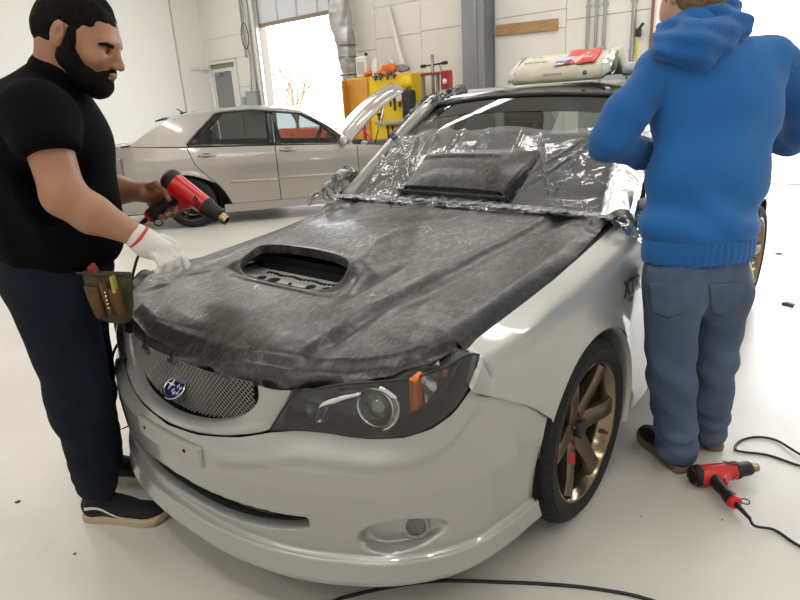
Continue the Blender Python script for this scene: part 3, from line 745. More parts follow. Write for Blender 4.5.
for sg in (1, -1):
    q = MB(); q.tube(crv([(-.56, sg*.735, .91), (-.80, sg*.675, 1.10), (-1.10, sg*.590, 1.335), (-1.30, sg*.585, 1.385), (-2.0, sg*.585, 1.395), (-2.8, sg*.54, 1.36), (-3.05, sg*.51, 1.32)], 6), [.040]*37, 8); q.build('roof_rail', m_paint, car)
    def sgl(u, w, xa, xb_): 
        x = xa+(xb_-xa)*u; zt = itp(x, [-3.0, -2.0, -1.25, -1.1, -.62], [1.32, 1.375, 1.37, 1.31, .94]); zb = itp(x, [-3.3, -1.5, -.6], [.98, .955, .925])
        return Vector((x, sg*(.80-.205*((zb+(zt-zb)*w)-.93)/.45-.0), zb+(zt-zb)*w))
    for nm, a_, b_ in (('front_window', -.66, -1.50), ('rear_window', -1.60, -2.36), ('quarter_window', -2.42, -2.95)):
        gridm(14, 8, lambda u, w: sgl(u, w, a_, b_)).build(nm, m_glass, car)
    for xa in (-1.55, -2.39): MB().ring_loft([[sgl(0, w, xa+d, xa+d)+Vector((0, sg*o, 0)) for d, o in ((-.05, 0), (-.05, .006), (.05, .006), (.05, 0))] for w in np.linspace(0, 1, 8)]).build('door_pillar', m_plas, car)
    MB().ring_loft([[sgl(t, 0, -.6, -3.1)+Vector((0, sg*o, z)) for o, z in ((0, -.015), (.02, -.015), (.02, .012), (0, .012))] for t in np.linspace(0, 1, 12)]).build('belt_moulding', m_plas, car)
    # mirrors
    my = .885 if sg > 0 else -.84; mr_ = MB(); mr_.sphere((-.66, my, 1.01), .07 if sg > 0 else .06, 20, sc3=(.62, 1.05, .72)); mr_.tube([(-.62, sg*.78, .95), (-.64, my*.97, .98)], [.035, .03], 10)
    mm = mr_.build('door_mirror', m_paint, car)
    MB().lathe((-.70, my, 1.01), (-1, 0, 0), [(.0, .012), (.05, .012), (.055, -.01)], 20).build('mirror_glass', m_chrome, mm)
def tgl(u, w):
    t = u*2-1; return Vector((-3.04-.03*t*t*0-.28*(1-w)+.06*t*t, t*(.52+.12*(1-w)), 1.02+.35*w))
gridm(16, 8, tgl).build('rear_screen', m_glass, car)
MB().grid(lambda u, w: Vector((-3.34+.06*(2*u-1)**2+.02*w, (2*u-1)*.66, .72+.31*w)), 16, 6).build('tailgate', m_paint, car)
# cabin
m_int = mat('cabin_grey', '#232427', .8); m_int2 = mat('seat_fabric', '#3a3c40', .9)
MB().box((-1.9, 0, .42), (2.7, 1.4, .1)).build('cabin_floor', m_int, car)
MB().ring_loft([[(-.52, y, .90-.02*abs(y)), (-.80, y, .93), (-1.0, y, .92), (-1.04, y, .84), (-1.0, y, .6), (-.52, y, .6)] for y in np.linspace(-.69, .69, 9)]).build('dashboard', m_int, car, fixn=True)
for y in (.36, -.36):
    st = empty('seat', (-1.5, y, .45)); setpar(st, car)
    MB().box((-1.42, y, .56), (.5, .48, .18), bev=.05).build('cushion', m_int2, st)
    MB().box((-1.72, y, .87), (.14, .46, .56), rot=(0, -.25, 0), bev=.05).build('backrest', m_int2, st)
    MB().box((-1.80, y, 1.21), (.10, .26, .17), rot=(0, -.2, 0), bev=.04).build('headrest', m_int2, st)
MB().box((-2.45, 0, .8), (.2, 1.2, .6), bev=.05).build('rear_seat', m_int2, car)
q = MB(); q.lathe((-1.10, .36, .93), (-1, 0, .45), [(.18+.014*math.cos(a), .014*math.sin(a)) for a in np.linspace(0, 2*PI, 9)], 36); q.box((-1.10, .36, .93), (.04, .34, .06)); q.build('steering_wheel', m_plas, car)
MB().box((-1.13, 0, 1.28), (.03, .22, .06), bev=.02).build('interior_mirror', m_plas, car)
MB().box((.58, 0, .42), (.36, .84, .44)).box((.1, 0, .3), (1.2, 1.1, .2)).box((-1.9, 0, .28), (3.0, 1.3, .12)).build('underbody', m_void, car)  # front box added to stop bright floor showing through the grille
# film lettering on the wing beside the door
ltr = mat('black_vinyl', '#0b0b0d', .4)
def on_wing(x, z): 
    return Vector((x, .8745, z))
rt = Matrix(((-1, 0, 0), (0, 0, 1), (0, 1, 0))).to_3x3()

# ================================================================ wheels (local: centre at origin, outer face towards +y)
m_tyre = mat('tyre_rubber', '#101113', .85, bump=.15, bscale=90)
m_bronze = mat('bronze_alloy', '#6d6150', .34, .75)
m_bronze2 = mat('bronze_lip', '#8a7c66', .18, .9)
m_disc = mat('brake_disc', '#5c5a57', .35, .9)
def car_wheel(par, loc, sg, R=.317, rr=.236, W=.225, spokes=6, mt=None, ml=None, first=None, red=True, thin=False):
    t = empty('wheel', loc); setpar(t, par)
    x0, y0, z0 = loc
    mt = mt or m_bronze; ml = ml or m_bronze2
    def P_(r, a, y): return (x0+r*math.cos(a), y0+sg*y, z0+r*math.sin(a))
    # tyre with tread grooves; y=0 outer sidewall plane, negative inward
    prof = [(rr-.004, -.012), (rr+.006, -.002), (rr+.02, .004), (rr+.045, .006), (R-.03, .002), (R-.014, -.008), (R-.005, -.018), (R-.001, -.030),
            (R, -.045), (R, -.058), (R-.009, -.062), (R-.009, -.070), (R, -.074), (R+.001, -.10), (R-.009, -.104), (R-.009, -.114), (R+.001, -.118), (R, -.145), (R-.009, -.150), (R-.009, -.158), (R, -.162), (R, -.18), (R-.006, -.20), (R-.02, -.212), (R-.06, -W), (rr, -W)]
    n = 216; rings = []
    for k in range(n):
        a = 2*PI*k/n; ring = []
        for i, (r, y) in enumerate(prof):
            d = 0
            if 4 <= i <= 9 and (k % 4) < 1: d = .0045
            if 13 <= i <= 17 and ((k+i) % 6) < 1: d = .004
            ring.append(P_(r-d, a, y))
        rings.append(ring)
    rings.append(rings[0])
    MB().ring_loft(rings, closed=False, cap=False).build('tyre', m_tyre, t, fixn=True, autosmooth=35)
    MB().lathe(loc, (0, sg, 0), [(rr-.03, -W+.01), (rr-.026, -.06), (rr-.022, -.035), (rr-.014, -.022), (rr-.010, -.012), (rr-.004, -.003), (rr+.003, -.001), (rr+.005, -.008)], 72).build('rim', ml, t, fixn=True, autosmooth=40)
    # spokes
    sp = []
    for k in range(spokes):
        a = 2*PI*k/spokes+.05; ca, sa = math.cos(a), math.sin(a)
        def Q(r, s_, y): return (x0+r*ca-s_*sa, y0+sg*y, z0+r*sa+s_*ca)
        q = MB(); rg = []
        for r, hw, yf, th in ((.035, .036, -.044, .05), (.070, .036, -.040, .040), (.12, .0325, -.028, .034), (.17, .0315, -.017, .030), (.200, .0325, -.013, .030), (rr-.016, .036, -.011, .034)):
            if thin: hw *= .62
            rg.append([Q(r, -hw, yf-.005), Q(r, -hw*.75, yf), Q(r, 0, yf+.0015), Q(r, hw*.75, yf), Q(r, hw, yf-.005), Q(r, hw*.9, yf-th), Q(r, -hw*.9, yf-th)])
        q.ring_loft(rg); o = q.build('spoke', mt, t, fixn=True, autosmooth=30)
    MB().lathe(loc, (0, sg, 0), [(0, -.044), (.032, -.044), (.060, -.046), (.068, -.058), (.070, -.09), (0, -.09)], 36).build('hub', mt, t, fixn=True, autosmooth=30)
    MB().lathe(loc, (0, sg, 0), [(0, -.018), (.022, -.019), (.027, -.024), (.029, -.034), (.031, -.05)], 24).build('centre_cap', m_plas, t, fixn=True)
    for k in range(5):
        a = 2*PI*k/5+.5; p = Vector(P_(.048, a, 0))
        MB().lathe(p, (0, sg, 0), [(0, -.030), (.006, -.033), (.0075, -.038), (.0075, -.055)], 10).build('lug_nut', mat('lug_red', '#7c1d1a', .35, .5) if red else m_chrome, t)
    MB().lathe(loc, (0, sg, 0), [(.06, -.10), (.155, -.10), (.155, -.125), (.06, -.125)], 40).build('brake_disc', m_disc, t)
    return t
wf = car_wheel(car, (0, .868, .317), 1)
def spoke_mark(a, r0, r1, hw, y, m, nm, par):
    ca, sa = math.cos(a), math.sin(a); f = lambda r, s_, d: (r*ca-s_*sa, .868+y+d, .317+r*sa+s_*ca)
    MB().ring_loft([[f(r0, -hw, -.006), f(r0, hw, -.006), f(r0, hw, .0015), f(r0, -hw, .0015)], [f(r1, -hw, -.006), f(r1, hw, -.006), f(r1, hw, .0015+.008), f(r1, -hw, .0015+.008)]]).build(nm, m, par)
spoke_mark(2*PI*5/6+.05, .080, .118, .026, -.036, mat('red_sticker', '#c2221d', .4), 'red_sticker', wf)
q = MB(); q.tube([(-.165, .868-.03, .317-.09), (-.185, .868-.008, .317-.10)], .006, 8); q.build('valve_stem', mat('lug_red', '#7c1d1a', .35, .5), wf)
car_wheel(car, (0, -.868, .317), -1); car_wheel(car, (-2.62, .878, .317), 1); car_wheel(car, (-2.62, -.878, .317), -1)

# ================================================================ the mottled film on the bonnet
from mathutils import noise as mn
def fb(x, y, z=0, sc=1, oct_=4):
    return mn.fractal(Vector((x*sc, y*sc, z*sc)), 1.0, 2.0, oct_)
m_wrap = bpy.data.materials.new('mottled_film'); m_wrap.use_nodes = True
nt = m_wrap.node_tree; b = nt.nodes['Principled BSDF']; N = nt.nodes.new; L = nt.links.new
tc = N('ShaderNodeTexCoord'); mp = N('ShaderNodeMapping'); mp.inputs['Rotation'].default_value = (0, 0, .7); mp.inputs['Scale'].default_value = (1, 1.7, 1); L(tc.outputs['Object'], mp.inputs[0])
n1 = N('ShaderNodeTexNoise'); n1.inputs['Scale'].default_value = 24; n1.inputs['Detail'].default_value = 7; n1.inputs['Roughness'].default_value = .68; n1.inputs['Distortion'].default_value = 1.3
n2 = N('ShaderNodeTexNoise'); n2.inputs['Scale'].default_value = 3.2; n2.inputs['Detail'].default_value = 4; n2.inputs['Distortion'].default_value = 1.0
L(mp.outputs[0], n1.inputs['Vector']); L(mp.outputs[0], n2.inputs['Vector'])
r1 = N('ShaderNodeValToRGB'); e = r1.color_ramp.elements
e[0].position = .40; e[0].color = srgb('#161514'); e[1].position = .64; e[1].color = srgb('#514e4a')
x = e.new(.48); x.color = srgb('#211f1e'); x = e.new(.55); x.color = srgb('#33302e')
ad = N('ShaderNodeMath'); ad.operation = 'MULTIPLY_ADD'; ad.inputs[1].default_value = .30; L(n2.outputs[0], ad.inputs[0]); 
sb = N('ShaderNodeMath'); sb.operation = 'SUBTRACT'; sb.inputs[1].default_value = .15; L(n1.outputs[0], sb.inputs[0]); L(sb.outputs[0], ad.inputs[2])
L(ad.outputs[0], r1.inputs[0]); L(r1.outputs[0], b.inputs['Base Color'])
rr_ = N('ShaderNodeMapRange'); rr_.inputs['From Min'].default_value = .35; rr_.inputs['From Max'].default_value = .65; rr_.inputs['To Min'].default_value = .44; rr_.inputs['To Max'].default_value = .24
L(n1.outputs[0], rr_.inputs['Value']); L(rr_.outputs[0], b.inputs['Roughness'])
bp = N('ShaderNodeBump'); bp.inputs['Strength'].default_value = .25; bp.inputs['Distance'].default_value = .003; L(n1.outputs[0], bp.inputs['Height']); L(bp.outputs[0], b.inputs['Normal'])
b.inputs['Specular IOR Level'].default_value = .4; b.inputs['Coat Weight'].default_value = .35; b.inputs['Coat Roughness'].default_value = .24
def h_xf(t): return itp(abs(t), [0, .28, .56, .77, .9, .97, 1], [.905, .893, .838, .770, .700, .62, .53])
def h_xr(t): return -.455-.05*t*t
def h_z(x, t):
    a = abs(t)
    zc = itp(x, [-.5, -.2, 0, .3, .5, .7, .8, .88, .91], [.948, .925, .908, .868, .838, .806, .788, .768, .756])
    ze = itp(x, [-.5, -.2, 0, .15, .38, .53, .62, .70, .77, .84, .91], [.905, .85, .822, .806, .785, .788, .776, .752, .742, .735, .750])
    zk = ze+itp(x, [-.5, .0, .45, .75, .9], [.012, .030, .036, .02, .0])
    k = .925
    if a < k: z = zc+(zk-zc)*(a/k)**2.1
    else: z = zk+(ze-zk)*((a-k)/(1-k))**1.3
    # raised centre bulge: shoulders converge towards the nose
    ys = a*.712; yb = itp(x, [-.5, .2, .9], [.50, .45, .40])
    z += .014*(1-sst(yb-.012, yb+.030, ys))*sst(.88, .70, x)-.010*(1-sst(0, .05, abs(ys-yb-.05)))*sst(.88, .70, x)*.6
    return z
SX0, SX1, SHW = .372, .512, .268     # scoop opening
def scoop_h(x, y):
    ay = abs(y)
    # cowl rising behind the opening and fading to the rear
    r = .052*sst(.53, .375, x)*sst(-.25, .20, x)
    w_ = itp(x, [-.25, .2, .375, .55], [.10, .24, .30, .31])
    r *= 1-sst(w_-.07, w_+.045, ay)
    # drooping front lip of the opening
    r -= .016*(1-sst(.0, .06, abs(x-.505)))*(1-sst(.20, .30, ay))
    # side cheeks pinched beside the opening
    r += .010*(1-sst(0, .04, abs(ay-.305)))*sst(.62, .45, x)*sst(.15, .35, x)
    return r
def hood(u, w, d=0):
    t = u*2-1; xr, xf = h_xr(t), h_xf(t); x = xr+(xf-xr)*w
    y = t*.715
    z = h_z(x, t)+scoop_h(x, y)
    # round the nose
    e_ = (xf-x); z -= .016*(1-sst(0, .05, e_))
    x2 = x
    z += .0016*fb(x*3, y*3, 1, 1.6, 3)
    # pulled folds near the far front corner and the near rear corner
    c1 = math.exp(-(((x-.72)/.16)**2+((y+.55)/.14)**2)); z += c1*.010*fb(x*11, y*5, 3, 1, 3)
    c2 = math.exp(-(((x+.42)/.10)**2+((y-.66)/.09)**2)); z += c2*(.018+.022*fb(x*8, y*8, 9, 1, 3))
    c3 = math.exp(-(((x+.40)/.14)**2+((y+.68)/.10)**2)); z += c3*(.02+.02*fb(x*9, y*9, 5, 1, 3))
    # stretch lines running from the scoop corner to the far side
    ln = math.exp(-((((x-.52)*.8+(y+.32)*.6))/.018)**2)*sst(-.28, -.36, y)*sst(-.62, -.5, y); z += .006*ln
    return (x2, y, z+d)
# hole outline in plan (superellipse, flatter front)
hcx, hcy = (SX0+SX1)/2, -.012
def hole_r(x, y):
    hx = (SX1-SX0)/2; dy = (y-hcy)/(SHW*(1.0-.10*((SX1-x)/(SX1-SX0)-.0))); dx = (x-hcx)/hx
    return (abs(dx)**2.8+abs(dy)**2.8)**(1/2.8)
nu, nv = 300, 260
V = []; 
for i in range(nu+1):
    for j in range(nv+1):
        p = hood(i/nu, (j/nv)); r = hole_r(p[0], p[1])
        if .80 < r < 1.0:      # snap the rim vertices on to the outline
            kx = hcx+(p[0]-hcx)/r; ky = hcy+(p[1]-hcy)/r
            p = (kx, ky, h_z(kx, ky/.715)+scoop_h(kx, ky))
        elif 1.0 <= r < 1.22: 
            p = (p[0], p[1], p[2]+.004*(1-(r-1)/.22))
        V.append((p, r))
F_ = []
for i in range(nu):
    for j in range(nv):
        q = (i*(nv+1)+j, (i+1)*(nv+1)+j, (i+1)*(nv+1)+j+1, i*(nv+1)+j+1)
        if max(V[k][1] for k in q) <= 1.0: continue
        if min(V[k][1] for k in q) <= .80: continue
        F_.append(q)
mb = MB(); mb.add([v[0] for v in V], F_)
# turned-in edge of the opening
rim = []
for t in np.linspace(0, 2*PI, 121):
    c_, s_ = math.cos(t), math.sin(t)
    k = (abs(c_)**2.8+abs(s_)**2.8)**(-1/2.8)
    x = hcx+k*c_*(SX1-SX0)/2; y = hcy+k*s_*SHW*(1.0-.10*((SX1-x)/(SX1-SX0)))
    z = h_z(x, y/.715)+scoop_h(x, y)+.002
    rim.append([(x, y, z), (hcx+(x-hcx)*.985, hcy+(y-hcy)*.99, z-.004), (hcx+(x-hcx)*.965, hcy+(y-hcy)*.985, z-.013), (hcx+(x-hcx)*.96, hcy+(y-hcy)*.985, z-.028)])
mb.ring_loft(rim, closed=False, cap=False)
# hanging hem: over the nose, along the lamps, down the wing gaps
HY = [-1, -.95, -.85, -.72, -.60, -.45, -.29, -.15, .014, .22, .30, .43, .53, .68, .82, .91, .955, 1.0]
HZ = [.72, .66, .60, .60, .625, .665, .704, .694, .708, .722, .726, .692, .690, .702, .722, .736, .752, .780]
def hem(u, w):
    t = u*2-1; x, y, z = hood(u, 1)
    zh = itp(t, HY, HZ)+.004*math.sin(t*37)+.0025*math.sin(t*90)
    xo = .012+.006*math.sin(t*23+1)*w+.045*sst(-.45, -.85, t)
    # outward direction of the nose edge
    s_ = s_y(min(abs(y), .80)); ox, oy = float(np.interp(s_, ss, nn[:, 0])), float(np.interp(s_, ss, nn[:, 1]))*(1 if y > 0 else -1)
    k = math.sin(min(w*2.2, 1)*PI/2)
    fold = .007*math.sin(t*31+4*w)*w*itp(abs(t), [0, 1], [.6, 1])+.014*w*max(0, fb(t*6, w*1.5, 2))*(1 if t < -.4 else .45)
    return (x+ox*(xo*k+fold), y+oy*(xo*k+fold), z+(zh-z)*w)
mb.grid(hem, 300, 16)
# narrow turned-down edge over each wing gap
def sidehem(u, w, sg):
    xx = -.50+u*1.02; t = sg; 
    z = h_z(xx, 1.0); zl = z-.020-.010*fb(xx*7, sg, 0)*.6-itp(xx, [-.5, -.3, 0, .5], [.03, .012, .004, .004])
    if sg < 0: zl -= .010+.05*sst(.1, .45, xx)
    wv = .004*math.sin(xx*40)*w+.006*w*fb(xx*9, 2, sg)
    return (xx, sg*(.715+.012*math.sin(w*PI/2)+wv), z+(zl-z)*w)
for sg in (1, -1): mb.grid(lambda u, w: sidehem(u, w, sg), 110, 6)
mb.build('bonnet_film', m_wrap, car, label='mottled charcoal wrap film laid over the bonnet', fixn=True)
# bonnet underneath (inner panel seen through the scoop hole)
ip = mat('inner_panel_white', '#c9c9c2', .45, .1)
def inner(u, w):
    y = (u*2-1)*.36+hcy; x = .58-.30*w
    return (x, y, .800+.038*w-.012*sst(.45, .55, w))
pn = gridm(40, 24, inner).build('bonnet_inner_panel', ip, car, solid=.004, fixn=True)
for k, (y, x, a) in enumerate(((-.175, .455, .020), (-.11, .452, .024), (.075, .445, .019), (.145, .438, .024), (-.02, .455, .008))):
    z = inner(0, (.58-x)/.30)[2]
    MB().lathe((x, y, z+.0015), (0, 0, 1), [(0, .003), (a*.8, .003), (a, .0)], 20).build('slot_hole', m_void, pn).scale = (1, 1, 1)
q = MB()
for k in range(26): q.box((.388-.004*math.sin(k), -.22+k*.017, .812), (.012, .007, .010))
q.build('vent_louvre', m_void, pn, kind='stuff')
MB().box((.28, -.01, .79), (.16, .6, .10)).box((.335, -.01, .835), (.02, .58, .06)).build('scoop_void', m_void, car)
# green masking tape peeping out under the film edge, both sides
mtape = mat('green_tape', '#2f9a53', .5)
q = MB(); q.ring_loft([[(x, .7275+.002, h_z(x, 1)-.019-.003), (x, .731, h_z(x, 1)-.030)] for x in np.linspace(.52, -.12, 30)], closed=False, cap=False)
q.build('masking_tape', mtape, car, solid=.002)
q = MB(); q.ring_loft([[Y2(-.70-.03*t, .70-.03*t, -.02), Y2(-.74-.02*t, .70-.02*t, -.01)] for t in np.linspace(0, 1, 6)], closed=False, cap=False)
q.build('masking_tape', mtape, car, solid=.002)
# ================================================================ clear plastic over the windscreen
def filmmat(name, white, rough=.07, edge=.02):
    m = bpy.data.materials.new(name); m.use_nodes = True; nt = m.node_tree; nt.nodes.clear(); N = nt.nodes.new; L = nt.links.new
    o = N('ShaderNodeOutputMaterial'); t = N('ShaderNodeBsdfTransparent'); t.inputs[0].default_value = (.93, .95, .95, 1)
    g = N('ShaderNodeBsdfGlossy'); g.inputs['Roughness'].default_value = rough
    d = N('ShaderNodeBsdfDiffuse'); d.inputs[0].default_value = (.85, .87, .88, 1)
    fr = N('ShaderNodeFresnel'); fr.inputs[0].default_value = 1.6
    ml = N('ShaderNodeMath'); ml.operation = 'MULTIPLY_ADD'; ml.inputs[1].default_value = 1.0; ml.inputs[2].default_value = edge; L(fr.outputs[0], ml.inputs[0])
    tc = N('ShaderNodeTexCoord'); n = N('ShaderNodeTexNoise'); n.inputs['Scale'].default_value = 22; n.inputs['Detail'].default_value = 6; n.inputs['Distortion'].default_value = 1.2; L(tc.outputs['Object'], n.inputs['Vector'])
    bp = N('ShaderNodeBump'); bp.inputs['Strength'].default_value = .25; bp.inputs['Distance'].default_value = .004; L(n.outputs[0], bp.inputs['Height']); L(bp.outputs[0], g.inputs['Normal'])
    m1 = N('ShaderNodeMixShader'); m1.inputs[0].default_value = white; L(t.outputs[0], m1.inputs[1]); L(d.outputs[0], m1.inputs[2])
    m2 = N('ShaderNodeMixShader'); L(ml.outputs[0], m2.inputs[0]); L(m1.outputs[0], m2.inputs[1]); L(g.outputs[0], m2.inputs[2]); L(m2.outputs[0], o.inputs[0]); return m
m_film = filmmat('clear_film', .15)
def crump(x, y, z, f=1):
    v = mn.voronoi(Vector((x*f*7, y*f*7, z*f*7)))[0]; return (v[1]-v[0])
def film(u, w):
    t = (u*2-1)*1.30; a = abs(t); sg = 1 if t > 0 else -1
    wtop = .60+.02*math.sin(9*t)+.03*math.exp(-((t+.42)/.06)**2)+.03*math.exp(-((t+.22)/.04)**2)
    ww = -.10+w*(wtop+.10)
    base = ws((max(-1, min(1, t))+1)/2, max(ww, 0), .014)
    if ww < 0: base += Vector((-ww*1.1, 0, ww*.12))
    if a > 1:
        e_ = (a-1); base += Vector((.10*e_, sg*e_*(.42 if e_ < .2 else .42), -e_*e_*2.2-e_*.25*(1-w)))
    n = Vector((.55, 0, .8))
    cr_ = crump(base.x, base.y, base.z, 1.2); 
    edge = sst(.45, 1.0, a)+.9*sst(.25, .0, w)
    h = .012*(1-min(cr_*2.2, 1))*min(1, .04+edge)+.010*fb(t*2.2, w*2.2, 0, 1.3, 3)*(.3+edge)
    # long taut folds fanning over the glass
    for (t0, t1, wd, hh) in ((-.72, -.34, .012, .016), (-.60, -.36, .010, .014), (-.50, -.22, .012, .016), (-.22, -.26, .012, .020), (-.86, -.55, .014, .016), (.42, .72, .012, .014), (.02, -.05, .012, .020), (.95, .25, .012, .014), (.88, .10, .010, .012), (.30, .34, .010, .010), (.80, .60, .012, .012)):
        tt = t0+(t1-t0)*(1-w); h += hh*max(0, 1-abs(t-tt)/wd/1.6)*sst(1.02, .85, w) if hh else 0
    return base+n*h
gridm(340, 150, film).build('clear_plastic_sheet', m_film, car, label='crumpled clear plastic sheet over the windscreen')
# bunched plastic and paper tape along the cowl
def bunch(u, w):
    t = (u*2-1)*1.04; a = 2*PI*w
    p = Vector((-.445-.05*t*t+.012*fb(t*5, 0, 3), t*.71, .955-.025*t*t))
    r = .013+.012*fb(t*14, w*2, 1, 1.5); return p+Vector((math.cos(a)*r*2.6, .01*fb(t*9, w*4, 5), math.sin(a)*r*.6+.012*crump(p.x*2, p.y*3, w)))
gridm(260, 14, bunch).build('bunched_plastic', filmmat('film_bunched', .35, .15, .04), car)
# strip of film and pillar cover on the near screen pillar
def pil(u, w):
    p = Vector((-.50, .735, .915)).lerp(Vector((-1.02, .62, 1.28)), u); 
    return p+Vector((.03*math.cos(w*5), (w-.45)*.13, .045*math.sin(w*3.0)+.010*crump(p.x*2, p.y*2, w*.3)))
gridm(80, 20, pil).build('pillar_film', filmmat('film_pillar', .12, .2, .0), car)
def skirt(u, w):
    x = -.43-.36*u; y = .745+.13*math.sin(min(w*1.3, 1)*PI/2); z = .93-.23*w*(1-.35*abs(u-.4))
    k = crump(x, y, z, 1.8); return Vector((x, y+.025*fb(u*5, w*4, 2)+.018*(1-min(k*2, 1)), z+.01*fb(u*6, w*6, 4)))
m_hang = filmmat('film_hanging', .26, .12, .0); gridm(90, 60, skirt).build('hanging_plastic', m_hang, car)
def skirt2(u, w):
    x = -.40-.34*u; y = -.735-.13*math.sin(min(w*1.2, 1)*PI/2); z = .985-.10*w+.05*math.sin(3*u)*(1-w)
    k = crump(x, y, z, 1.8); return Vector((x, y-.02*fb(u*5, w*4, 7), z+.02*(1-min(k*2, 1))+.012*fb(u*6, w*6, 4)))
gridm(90, 50, skirt2).build('hanging_plastic', m_hang, car)
# black roof film flaps left ragged at the far pillar and roof corner
m_bfilm = mat('loose_black_film', '#0e0e10', .22, 0, coat=.4)
def flap(u, w):
    c = crv([(-.86, -.645, 1.20), (-.98, -.625, 1.28), (-1.10, -.60, 1.37), (-1.16, -.48, 1.405), (-1.20, -.38, 1.425)], 8)
    k = u*(len(c)-1); i = min(int(k), len(c)-2); p = Vector(c[i]*(1-k+i)+c[i+1]*(k-i))
    wd = .030+.03*fb(u*9, 3, 1)*1+.03*u; j = .020*fb(u*14, w*3, 0)
    return p+Vector((.02-w*wd, .02-.06*w, -.012+w*wd*.7+j))
gridm(90, 10, flap).build('loose_roof_film', m_bfilm, car, solid=.002)
# ================================================================ wrapped scoop cover lying on the screen base
sc_ = empty('scoop_cover', (-.6, 0, .97), 0, 'bonnet scoop cover wrapped in mottled charcoal film lying on the windscreen base', 'scoop cover')
FL, FR_, BL, BR = Vector((-.475, -.275, .982)), Vector((-.475, .295, .977)), Vector((-.74, -.285, 1.135)), Vector((-.77, .37, 1.145))
def scp(u, w, d=0):
    # rear corners rounded off in plan
    uu = u; k = w
    if w > .55: uu = .5+(u-.5)*math.sqrt(max(1-((w-.55)/.45)**2*.35*(1.5 if u < .5 else .05), .05))
    p = FL.lerp(FR_, uu).lerp(BL.lerp(BR, uu), k)
    n = Vector((.5, 0, .87)); dome = .030*math.sin(PI*min(max(w*.9+.1, 0), 1))*(1-abs(2*u-1)**4)
    edge = -.040*max(0, (abs(2*u-1)-.9)/.1)-.035*sst(.93, 1, w)
    st = .012*math.exp(-((w-.66)/.05)**2)*(1-sst(.62, .75, u))
    return p+n*(.032+dome+edge+st+d)
gridm(60, 44, scp).build('cover_shell', m_wrap, sc_, solid=.005, fixn=True)
q = MB(); q.tube([FL.lerp(FR_, t)+Vector((.012, 0, .006-.004*math.sin(PI*t)*0)) for t in np.linspace(-.02, 1.0, 20)], .013, 8, flat=.6); q.build('front_bar', m_wrap, sc_)

# ================================================================ people
from mathutils.bvhtree import BVHTree
RV = np.array([-.6516, .7586, 0]); BV = np.array([-.7586, -.6516, 0]); UV = np.array([0, 0, 1.])
RM = np.stack([RV, BV, UV], 1)           # columns: picture-right, away, up as plain world directions
def A_(p): return np.array(p, float)
def cone(a, b, r1, r2, k=.03, op='+'): return (op, 'cone', (A_(a), A_(b), r1, r2), k)
def ell(c, r, R=None, k=.03, op='+'): return (op, 'ell', (A_(c), A_(r), RM if R is None else R), k)
def bx3(c, h, R=None, k=.0, rad=.005, op='+'): return (op, 'box', (A_(c), A_(h), RM if R is None else R, rad), k)
def chain(pts, rs, k=.02): return [cone(pts[i], pts[i+1], rs[i], rs[i+1], k) for i in range(len(pts)-1)]
def off(p, a=0, b=0, z=0): return A_(p)+RV*a+BV*b+UV*z
def patch(target, fn, nu, nv, m, name, parent, o=.002, label=None, solid=.0015):
    """lay a small sheet on a built surface"""
    me = target.data; bvh = BVHTree.FromPolygons([v.co[:] for v in me.vertices], [p.vertices[:] for p in me.polygons])
    M = mw(target); Mi = M.inverted(); V = []; ok = True
    for i in range(nu+1):
        for j in range(nv+1):
            a, d = fn(i/nu, j/nv); a = Mi @ Vector(a); d = (Mi.to_3x3() @ Vector(d)).normalized()
            h = bvh.ray_cast(a, d)
            V.append(None if h[0] is None else M @ (h[0]-d*o))
    mb = MB(); idx = {}; vv = []
    for k, v in enumerate(V):
        if v is not None: idx[k] = len(vv); vv.append(v)
    f = []
    for i in range(nu):
        for j in range(nv):
            q = (i*(nv+1)+j, (i+1)*(nv+1)+j, (i+1)*(nv+1)+j+1, i*(nv+1)+j+1)
            if all(k in idx for k in q): f.append([idx[k] for k in q])
    if not f: return None
    mb.add(vv, f); return mb.build(name, m, parent, label=label, solid=solid, off=1, fixn=True)
def skinmat(name, col, col2):
    m = mat(name, col, .48, var=.8, vscale=14, col2=col2, bump=.08, bscale=180); b_ = m.node_tree.nodes['Principled BSDF']
    b_.inputs['Subsurface Weight'].default_value = .12; b_.inputs['Subsurface Radius'].default_value = (.02, .008, .004); b_.inputs['Subsurface Scale'].default_value = .3
    return m
m_skin = skinmat('skin_tan', '#966a50', '#a87a5e')
m_skin2 = skinmat('skin_light', '#c2947c', '#c99f88')
m_hair = mat('dark_hair', '#0c0907', .8, bump=1, bscale=160, spec=.15)
m_hairb = mat('brown_hair', '#6b5038', .6, bump=1, bscale=140, var=1, vscale=40, col2='#8d7052')
m_tee = mat('black_cotton', '#070708', .95, bump=.25, bscale=140, spec=.12)
m_denim = mat('dark_denim', '#0b0f17', .9, bump=.3, bscale=260, var=1, vscale=7, col2='#141c2a', spec=.2)
m_denim2 = mat('faded_denim', '#3c4c62', .85, bump=.3, bscale=260, var=1, vscale=9, col2='#53657c')
m_knit = mat('white_knit', '#d8d6d2', .9, bump=.5, bscale=220)
m_blue = mat('blue_fleece', '#085a9c', .85, bump=.35, bscale=190, sheen=.15, var=.5, vscale=5, col2='#0f68ae')
m_waff = mat('blue_waffle_knit', '#085a9e', .85, bump=.5, bscale=170, sheen=.15)
m_gum = mat('gum_sole', '#7a6a52', .6); m_cream = mat('cream_sole', '#b9ab8c', .6, var=.6, vscale=14, col2='#a39273')
m_suede = mat('black_suede', '#111113', .85, bump=.3, bscale=160)
def cloth(seed, amp, f, st=(1, 1, 1), extra=None):
    def d(g):
        s = sines(g, seed, amp, f, 7, st)
        if extra is not None: s = s+extra(g)
        return s
    return d
